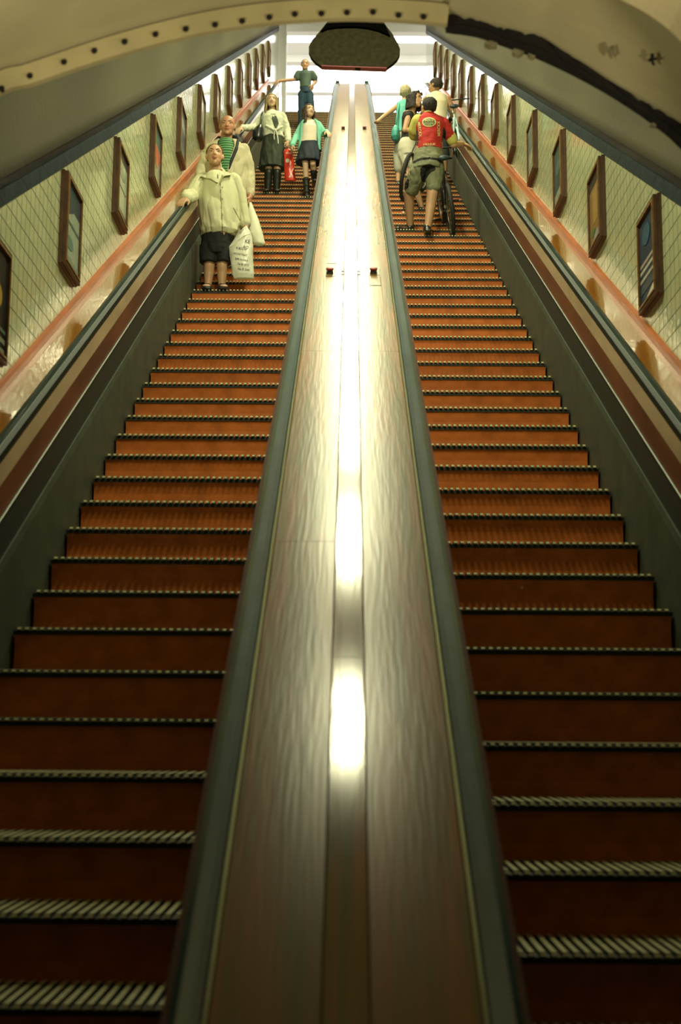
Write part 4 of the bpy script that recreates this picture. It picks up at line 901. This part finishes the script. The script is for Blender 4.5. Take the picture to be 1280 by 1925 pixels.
# ------------------------------------------------------------------ bicycles
m_tyre = M('black_tyre', (.015, .016, .013), .75, bump=.5, bscale=60); m_rimw = M('wheel_rim', (.35, .36, .32), .3, metal=.8); m_chr = M('chrome', (.7, .7, .6), .15, metal=1)
def bicycle(hub, u, n_, label, col, tread_mark=None, steer=0, basket=False):
    u = V(u).normalized(); w_ = V(n_); w_ = (w_-u*w_.dot(u)).normalized(); s_ = u.cross(w_)
    def P(a, b, c=0): return hub+u*a+w_*b+s_*c
    r2 = empty('bicycle', P(0, -.345), label, 'bicycle', None); m_fr = col
    def wheel(c, uu, ss):
        mb = MB(); n1 = 40; ring = lambda R, r, mm, sg=10: mb.rings([[c+(uu*cos(a)+w_*sin(a))*(R+r*cos(b))+ss*(r*sin(b)) for b in [2*pi*j/sg for j in range(sg)]] for a in [2*pi*i/n1 for i in range(n1)]], mm, loop=True)
        ring(.318, .027, m_tyre)
        tr_ = mb.obj('tyre', parent=r2, smooth=True); mb = MB()
        mb.rings([[c+(uu*cos(a)+w_*sin(a))*(.292+q[0])+ss*q[1] for q in ((-.008, -.009), (.008, -.012), (.008, .012), (-.008, .009))] for a in [2*pi*i/n1 for i in range(n1)]], m_rimw, loop=True); wo = mb.obj('wheel_rim', parent=r2); mb = MB()
        mb.tube([c-ss*.05, c+ss*.05], .018, m_chr, 10); mb.obj('hub', parent=wo); mb = MB()
        for i in range(24):
            a = 2*pi*i/24; mb.tube([c+ss*.03*(-1)**i+(uu*cos(a+.4)+w_*sin(a+.4))*.018, c+(uu*cos(a)+w_*sin(a))*.288], .0018, m_chr, 4)
        mb.obj('spokes', parent=wo)
    wheel(P(0, 0), u, s_); us = (u*cos(steer)+s_*sin(steer)); ss2 = us.cross(w_); wheel(P(1.05, 0), us, ss2)
    mb = MB(); bb = P(.43, -.06); st_ = P(.28, .52); hd = P(.86, .58); hd2 = P(.90, .45)
    for a, b, r in ((bb, st_, .016), (st_, hd, .016), (bb, hd2, .019), (hd, hd2, .02)): mb.tube([a, b], r, m_fr, 10)
    for c in (-1, 1):
        mb.tube([P(0, 0, .06*c), P(.40, -.06, .035*c)], .010, m_fr, 8); mb.tube([P(0, 0, .06*c), P(.30, .46, .02*c)], .009, m_fr, 8); mb.tube([P(1.05, 0)+ss2*.05*c, P(.93, .40)+ss2*.045*c, hd2], .013, m_fr, 8)
    mb.obj('frame', parent=r2, smooth=True)
    mb = MB(); mb.tube([st_, P(.25, .62)], .013, m_chr, 8); sp_ = mb.obj('seat_post', parent=r2); mb = MB()
    mb.rings([[P(a, .645-(.02 if k < 0 else 0)+h_*sin(q)*.5, wd*cos(q)) for q in [2*pi*j/14 for j in range(14)]] for k, (a, wd, h_) in enumerate([(.10, .04, .04), (.13, .075, .07), (.20, .07, .06), (.30, .03, .045), (.38, .018, .03)])], M('saddle_cover', (.02, .035, .05), .5)); mb.obj('saddle', parent=r2, smooth=True)
    mb = MB(); top = P(.83, .68); mb.tube([hd, top], .013, m_chr, 8); mb.tube([top-ss2*.30-u*.06, top-ss2*.10, top+ss2*.10, top+ss2*.30-u*.06], .012, m_tyre, 8); mb.obj('handlebar', parent=r2, smooth=True)
    mb = MB(); mb.rings([[bb+s_*(.05+q[1])+(u*cos(a)+w_*sin(a))*q[0] for q in ((.06, 0), (.095, 0), (.095, .005), (.06, .005))] for a in [2*pi*i/28 for i in range(28)]], m_chr, loop=True); ch = mb.obj('chainring', parent=r2)
    for c, an in ((1, 2.3), (-1, 2.3+pi)):
        mb = MB(); e = bb+s_*.07*c+(u*cos(an)+w_*sin(an))*.17; mb.tube([bb+s_*.06*c, e], .010, m_chr, 8); cr = mb.obj('crank', parent=r2); mb = MB(); mb.tube([e, e+s_*.09*c], .017, m_tyre, 6); mb.obj('pedal', parent=cr)
    mb = MB(); mb.tube([P(.0, .06, -.05), P(-.02, .06, -.05)], .022, m_chr, 12); mb.obj('rear_lamp', parent=r2)
    if basket:
        mb = MB(); mb.tube([P(-.33*cos(a)+0, .33*sin(a)+.0) for a in [pi*.15+pi*.7*i/14 for i in range(15)]], .022, m_fr, 8); mb.obj('mudguard', parent=r2, smooth=True)
    return r2
t = treadR(31)
wc = (J(845.5, 396, 16.62)); bicycle(wc, (-.05, cos(TH), sin(TH)), (-.13, -sin(TH), cos(TH)), 'dark bicycle seen from behind, rear wheel upright beside the red jersey rider', M('dark_frame', (.02, .025, .025), .3, coat=.5))
wc2 = J(766, 333, 18.15); bicycle(wc2, (.30, cos(TH), sin(TH)), (.12, -sin(TH), cos(TH)), 'second bicycle mostly hidden behind the bare legs, curved black tyre showing', M('black_frame', (.012, .012, .012), .4))
wc3 = J(862, 281, 20.3); bicycle(wc3, (-.02, cos(TH), sin(TH)), (-.12, -sin(TH), cos(TH)), 'pale blue bicycle held against the right balustrade by the cream vest', M('pale_blue_frame', (.5, .68, .72), .3, coat=.6), basket=True)

# ---- rider in red jersey
t = treadR(31); t2 = treadR(32); Y = t.y+.12; z = t.z+.001
r_ = figure('cyclist seen from behind in a red jersey with yellow oval emblem and grey green shorts', (J(800, 440, Y).x, Y, z))
mb = MB(); H = Head(J(806, 203, Y-.02), .255, (-.35, 1, .1)); H.build(mb)
mb.chain([J(806, 212, Y-.0), J(806, 224, Y)], [.062, .08])
mb.rings(pxrings([(225, 788, 828, .10), (240, 784, 836, .13), (265, 783, 832, .13), (290, 780, 832, .14), (315, 776, 832, .15)], Y))
wl = J(789, 262, Y+.45); arm(mb, J(782, 233, Y+.02), J(779, 256, Y+.18), wl, (.052, .042, .03)); hand(mb, wl, (.3, 1, -.1), (0, 0, 1), 1.05, .9, 1)
el = J(852, 272, Y+.12); wr = J(869, 270, Y+.42); arm(mb, J(837, 237, Y+.02), el, wr, (.055, .046, .032)); hand(mb, wr, railY(1.72, Y+.62, -2.06)-wr, (0, -.3, 1), 1.05, .4, 1)
aL = J(771, 412, Y+.44); aL.z = t2.z+.09; aR = J(803, 424, Y); aR.z = z+.09
leg(mb, J(789, 318, Y+.02), J(768.5, 362, Y+.18), aL, (.105, .07, .065, .038)); leg(mb, J(818, 318, Y+.02), J(812.5, 365, Y-.02), aR, (.105, .072, .066, .038))
foot(mb, aL, (-.5, -.35), .25, 1, None, t2.z); foot(mb, aR, (0, -1), .2, 1, None, z)
body = bake(mb, 'body', .007, r_, SK1, 2)
H.hair(body, M('short_black_hair', (.018, .016, .012), .8, noise=.4, nscale=50, bump=.5, bscale=90), neck=-.30, front=.3, thick=.035)
m_js = cloth('red_jersey', (.45, .018, .012), (.34, .012, .008), bump=.45, bs=9, bstretch=(.7, 1, 2.5))
mb = MB(); mb.rings(pxrings([(212, 797, 814, .07, -.02), (217, 791, 822, .09), (223, 783, 834, .12), (235, 781, 839, .15), (255, 783, 834, .155), (270, 783, 831, .155, 0, 7, .02), (284, 782, 832, .16, 0, 9, .02)], Y, 40))
mb.chain([J(833, 233, Y+.02), J(842, 250, Y+.06), J(848, 260, Y+.09)], [.085, .078, .068])
js = bake(mb, 'jersey', .006, r_, m_js, 3, wr=.005, ws=(5, 5, 12))
m_yl = cloth('yellow_jersey_trim', (.55, .50, .13), (.45, .42, .10))
mb = MB(); mb.chain([J(786, 228, Y+.01), J(780, 244, Y+.08), J(778, 254, Y+.16)], [.09, .085, .07]); bake(mb, 'yellow_sleeve', .008, js, m_yl, 2)
mb = MB(); mb.chain([J(847, 257, Y+.085), J(850, 264, Y+.10)], [.075, .07]); bake(mb, 'yellow_cuff', .008, js, m_yl, 1)
paint(js, [(781, 243), (786, 247), (787, 268), (783, 274), (780, 262)], m_bk); paint(js, [(833, 238), (838, 245), (838, 258), (832, 274), (831, 260)], m_bk)
el_ = lambda cx, cy, a, b, n=24: [(cx+a*cos(2*pi*k/n), cy+b*sin(2*pi*k/n)) for k in range(n)]
m_em = M('emblem_yellow', (.50, .48, .20), .7); m_emd = M('emblem_dark', (.10, .12, .05), .7)
patch('emblem', js, js, el_(806.5, 229.5, 13.2, 9), Y-.25, m_em, .004); patch('emblem_field', js, js, el_(806.5, 229.5, 11.2, 7.2), Y-.25, m_emd, .006)
text_on('lettering', js, js, 'ROCS', 806.5, 226, 6.2, Y-.25, m_em, 0, .009, 1.0); text_on('lettering', js, js, 'CYCLING', 806.5, 231.5, 4, Y-.25, m_em, 0, .009, 1.0); text_on('lettering', js, js, 'TEAM', 806.5, 235.3, 2.6, Y-.25, m_em, 0, .009, 1.1)
text_on('lettering', js, js, 'MERCKX', 788.5, 243, 7.5, Y-.25, m_em, R_(-84), .005, .95); text_on('lettering', js, js, 'MERCKX', 825, 242, 7.5, Y-.25, m_em, R_(92), .005, .95)
text_on('lettering', js, js, 'VALLEUR', 806.5, 271.5, 5.8, Y-.25, m_em, R_(1), .005, 1.0)
mb = MB(); mb.rings(pxrings([(211, 797, 813, .075, -.01), (215, 795, 816, .085, -.01)], Y)); bake(mb, 'collar', .006, js, m_yl, 1)
m_sh = cloth('grey_green_shorts', (.20, .21, .12), (.14, .15, .085), bump=.6, bs=10)
mb = MB(); mb.rings(pxrings([(280, 783, 832, .15), (292, 779, 833, .165), (306, 775, 834, .175), (320, 773, 834, .17)], Y, 36))
mb.chain([J(790, 318, Y), J(781, 338, Y+.08), J(774, 354, Y+.15)], [.125, .115, .105]); mb.chain([J(817, 318, Y), J(816, 338, Y), J(815, 352, Y-.02)], [.125, .112, .10])
so_ = bake(mb, 'shorts', .006, r_, m_sh, 3, wr=.010, ws=(8, 8, 9))
paint(so_, [(790, 316), (797, 310), (808, 308), (818, 312), (818, 320), (808, 326), (801, 336), (797, 343), (792, 340), (790, 328)], m_bk)
paint(so_, [(776, 303), (790, 297), (806, 295.5), (822, 297), (833, 304), (833, 309), (820, 301), (806, 299.5), (790, 301.5), (776, 308)], m_bk)
paint(so_, [(763, 336), (769, 338), (768, 352), (762, 358), (760, 348)], m_bk)
m_shoe = M('black_shoe', (.015, .017, .015), .4, coat=.4)
for a, d_, zz, nm in ((aL, (-.55, -.45), t2.z, 0), (aR, (0, -1), z, 1)):
    mb = MB(); foot(mb, a, d_, .29, 1.15, None, zz); mb.chain([a+V((0, 0, .0)), a+V((0, 0, .05))], [.052, .05]); sh_ = bake(mb, 'shoe', .007, r_, m_shoe, 1)

# ---- woman in black tank, sunglasses on the head
t = treadR(36); Y = t.y+.14; z = t.z+.001
r_ = figure('dark haired person in a black sleeveless top with sunglasses pushed up', (J(770, 390, Y).x, Y, z))
mb = MB(); H = Head(J(781, 187.5, Y-.02), .245, (.85, -.55, -.05)); H.build(mb)
mb.chain([J(776, 200, Y+.02), J(772, 212, Y+.02)], [.052, .06])
mb.rings(pxrings([(211, 757, 780, .08), (225, 756, 780, .12), (245, 757, 778, .11), (265, 752, 778, .13), (285, 749, 780, .15)], Y))
wl = J(785, 248, Y-.12); arm(mb, J(768, 219, Y-.08), J(761, 244, Y-.14), wl, (.048, .04, .028)); hand(mb, wl, (1, .3, .1), (0, -.3, 1), .95, .6, 1)
arm(mb, J(776, 219, Y+.1), J(780, 240, Y+.16), J(800, 248, Y+.2), (.048, .04, .028)); hand(mb, J(800, 248, Y+.2), (1, .3, 0), (0, 0, 1), .95, .6, 1)
a1 = J(764, 385, Y); a1.z = z+.085; a2 = a1+V((.22, .05, 0))
leg(mb, J(764, 300, Y), J(766, 338, Y-.03), a1, (.09, .06, .056, .036)); leg(mb, J(774, 300, Y+.03), J(777, 338, Y), a2, (.09, .06, .056, .036)); foot(mb, a1, (.3, 1), .24, 1, None, z); foot(mb, a2, (.3, 1), .24, 1, None, z)
body = bake(mb, 'body', .007, r_, SK1, 2); H.features(body)
m_h = M('black_hair', (.02, .016, .012), .7, noise=.4, bump=.3, bscale=60); H.hair(body, m_h, long=.62, neck=-.35, front=.3, wave=.3)
m_sg = M('sunglasses', (.02, .02, .025), .12, coat=1); mb = MB()
for k in (-1, 1): mb.ball(H.P(k*.16, .30, .38), (H.h*.14, H.h*.035, H.h*.09), m_sg, H.ax())
mb.tube([H.P(-.36, -.05, .22), H.P(-.30, .25, .38), H.P(.30, .25, .38), H.P(.36, -.05, .22)], .005, m_sg, 6); sg = mb.obj('sunglasses', parent=body, smooth=True)
mb = MB(); mb.rings(pxrings([(208, 763, 774, .05, .02), (213, 757, 779, .09), (222, 755, 780, .13), (240, 755, 778, .125), (255, 754, 778, .13), (266, 752, 780, .14)], Y)); bake(mb, 'tank_top', .007, r_, m_bk, 2)
m_cr = cloth('cream_shorts', (.62, .60, .46), (.54, .52, .40), bump=.5, bs=10); mb = MB(); mb.rings(pxrings([(262, 753, 779, .13), (272, 748, 781, .16), (285, 747, 782, .17), (296, 750, 782, .16)], Y)); mb.chain([J(763, 290, Y-.02), J(769, 308, Y-.03)], [.12, .105]); mb.chain([J(773, 290, Y+.03), J(777, 306, Y)], [.12, .105]); bake(mb, 'shorts', .009, r_, m_cr, 2)
for a in (a1, a2): mb = MB(); foot(mb, a, (.3, 1), .27, 1.12, m_shoe, z); mb.obj('shoe', parent=r_, smooth=True)

# ---- blond person in teal, arm stretched to the divider
t = treadR(42); Y = t.y+.14; z = t.z+.001
r_ = figure('short blond haired person in a teal top reaching for the divider', (J(757, 340, Y).x, Y, z))
mb = MB(); H = Head(J(762.5, 175, Y-.02), .24, (.3, 1, 0)); H.build(mb)
mb.chain([J(762, 184, Y), J(759, 194, Y)], [.05, .06])
mb.rings(pxrings([(194, 747, 771, .08), (206, 745, 772, .11), (225, 748, 770, .10), (245, 745, 772, .12), (262, 744, 774, .13)], Y))
wl = onN(710, 228, -1.985); arm(mb, J(747, 199, Y), J(729, 213, Y-.05), wl, (.044, .036, .025)); hand(mb, wl, onN(700, 231, -2.06)-wl, (0, -.3, 1), .95, .3, 1)
arm(mb, J(771, 199, Y), J(777, 220, Y), J(779, 238, Y+.1), (.044, .036, .025)); hand(mb, J(779, 238, Y+.1), (0, .5, -1), (1, 0, 0), .95, .6, 1)
aa = []
for k in (-1, 1):
    a = V((J(760, 330, Y).x+.1*k, Y, z+.085)); leg(mb, J(759+7*k, 265, Y), a+V((0, .02, .42)), a, (.085, .056, .053, .036)); foot(mb, a, (.1*k, 1), .23, 1, None, z); aa.append(a)
body = bake(mb, 'body', .007, r_, SK1, 2); H.hair(body, M('short_blond_hair', (.50, .46, .28), .8, noise=.35, nscale=40, bump=.6, bscale=80), neck=-.32, front=.3, thick=.06)
m_tl = cloth('teal_top', (.14, .48, .42), (.10, .38, .34)); mb = MB(); mb.rings(pxrings([(189, 753, 764, .06), (194, 745, 773, .09), (205, 744, 773, .12), (225, 746, 771, .12), (245, 744, 773, .13), (252, 743, 774, .14)], Y)); bake(mb, 'top', .008, r_, m_tl, 2)
m_wt = cloth('pale_trousers', (.45, .45, .36)); mb = MB(); mb.rings(pxrings([(248, 745, 773, .12), (266, 744, 774, .14)], Y))
for k, a in zip((-1, 1), aa): mb.chain([J(759+6*k, 268, Y), a+V((0, .02, .45)), a+V((0, 0, .2))], [.1, .08, .07])
bake(mb, 'trousers', .01, r_, m_wt, 2)
for k, a in zip((-1, 1), aa): mb = MB(); foot(mb, a, (.1*k, 1), .25, 1.1, m_shoe, z); mb.obj('shoe', parent=r_, smooth=True)
m_tb = M('teal_bag_cloth', (.08, .42, .36), .6, noise=.2, bump=.4, bscale=12)
r2, mb = bag([(236, 741, 746, .03), (241, 737.5, 750, .08), (249, 735, 751, .10), (258, 735, 750.5, .09), (264.5, 738, 748, .05)], Y-.16, 'round teal shoulder bag hanging at the left side of the teal top', 'bag', m_tb, 'shoulder_bag')
bo = bake(mb, 'bag_body', .008, r2, m_tb, 2); mb = MB(); mb.tube([J(744, 238, Y-.16), J(746.5, 215, Y-.15), J(750, 196, Y-.10), J(752, 191, Y)], .013, m_tb, 8); mb.obj('strap', parent=bo, smooth=True)

# ---- man in the cream vest
t = treadR(41); Y = t.y+.14; z = t.z+.001
r_ = figure('person in a cream sleeveless vest seen from behind beside the right wall', (J(818, 340, Y).x, Y, z))
mb = MB(); H = Head(J(817.5, 162.5, Y-.02), .255, (-.9, .5, 0)); H.build(mb)
mb.chain([J(819, 171, Y), J(820, 182, Y)], [.06, .07])
mb.rings(pxrings([(180, 803, 837, .09), (195, 801, 840, .13), (220, 803, 838, .12), (245, 803, 838, .13)], Y))
wr = J(849, 223, Y+.2); arm(mb, J(841, 187, Y), J(852, 209, Y+.02), wr, (.056, .045, .032)); hand(mb, wr, (-.2, .8, -.5), (1, 0, .3), 1.05, .9, 1)
wl = J(795, 225, Y+.3); arm(mb, J(801, 187, Y), J(795, 210, Y+.05), wl, (.056, .045, .032)); hand(mb, wl, (.2, .8, -.3), (0, 0, 1), 1.05, .9, 1)
aa = []
for k in (-1, 1):
    a = V((J(820, 330, Y).x+.12*k, Y, z+.085)); leg(mb, J(820+9*k, 250, Y), a+V((0, .02, .45)), a, (.095, .064, .06, .04)); foot(mb, a, (.1*k, 1), .25, 1, None, z); aa.append(a)
body = bake(mb, 'body', .007, r_, SK4, 2); H.features(body); H.hair(body, M('short_dark_hair', (.03, .02, .012), .8, noise=.4, nscale=50, bump=.5, bscale=90), neck=-.2, front=.3, thick=.03)
m_cv = cloth('cream_vest', (.70, .64, .46), (.62, .56, .40)); mb = MB(); mb.rings(pxrings([(174, 812, 828, .07), (180, 800, 840, .1), (195, 799, 842, .145), (215, 801, 840, .14), (232, 801, 840, .15)], Y)); bake(mb, 'vest', .009, r_, m_cv, 2)
mb = MB(); mb.chain([wr-(wr-J(852, 209, Y+.02))*.2, wr, wr+V((-.02, .06, -.04))], [.038, .042, .046]); bake(mb, 'glove', .007, r_, m_bk, 1)
m_ds = cloth('dark_shorts', (.03, .035, .03)); mb = MB(); mb.rings(pxrings([(228, 803, 839, .14), (250, 802, 840, .15)], Y))
for k, a in zip((-1, 1), aa): mb.chain([J(820+8*k, 252, Y), a+V((0, .02, .52))], [.12, .1])
bake(mb, 'shorts', .01, r_, m_ds, 2)
for k, a in zip((-1, 1), aa): mb = MB(); foot(mb, a, (.1*k, 1), .27, 1.12, m_shoe, z); mb.obj('shoe', parent=r_, smooth=True)

# ------------------------------------------------------------------ scraps of litter on the steps
m_lit = M('red_scrap', (.75, .08, .05), .5); m_litw = M('pale_scrap', (.7, .5, .45), .6)
def scrap(x, y, tp, s_, label, dz=.0, up=False):
    p = V((J(x, y, tp.y+.02).x, tp.y+.004, 0)); mb = MB()
    if up: p = J(x, y, tp.y+.03); p = V((p.x, tp.y-.004 if False else p.y, p.z))
    else: p.z = tp.z+.003
    for k, m in ((0, m_lit), (1, m_litw)):
        pts = [p+V((s_*(k*.5+cos(a)*random.uniform(.4, .8)), -.004*k-.006, s_*(sin(a)*random.uniform(.3, .6)+.3))) for a in [2*pi*i/7 for i in range(7)]]; mb.prism(pts, V((0, .006, .0)), m)
    tag(mb.obj('paper_scrap'), label, 'litter')
tp = [treadR(k) for k in range(60)]
kk = min(range(50), key=lambda k: abs((treadR(k)-CAM).dot(fw)*0+(onY(978, 1081, treadR(k).y).z-treadR(k).z)))
scrap(978, 1106, treadR(kk)+V((0, .0, 0)), .016, 'small red paper scrap stuck to a riser on the right escalator, low down', up=True)
scrap(756, 393, treadR(35), .03, 'red and white paper scrap on a step beside the left shoe of the cyclist')
scrap(601, 352, treadL(39), .025, 'small red scrap on a step between the boots and the divider')
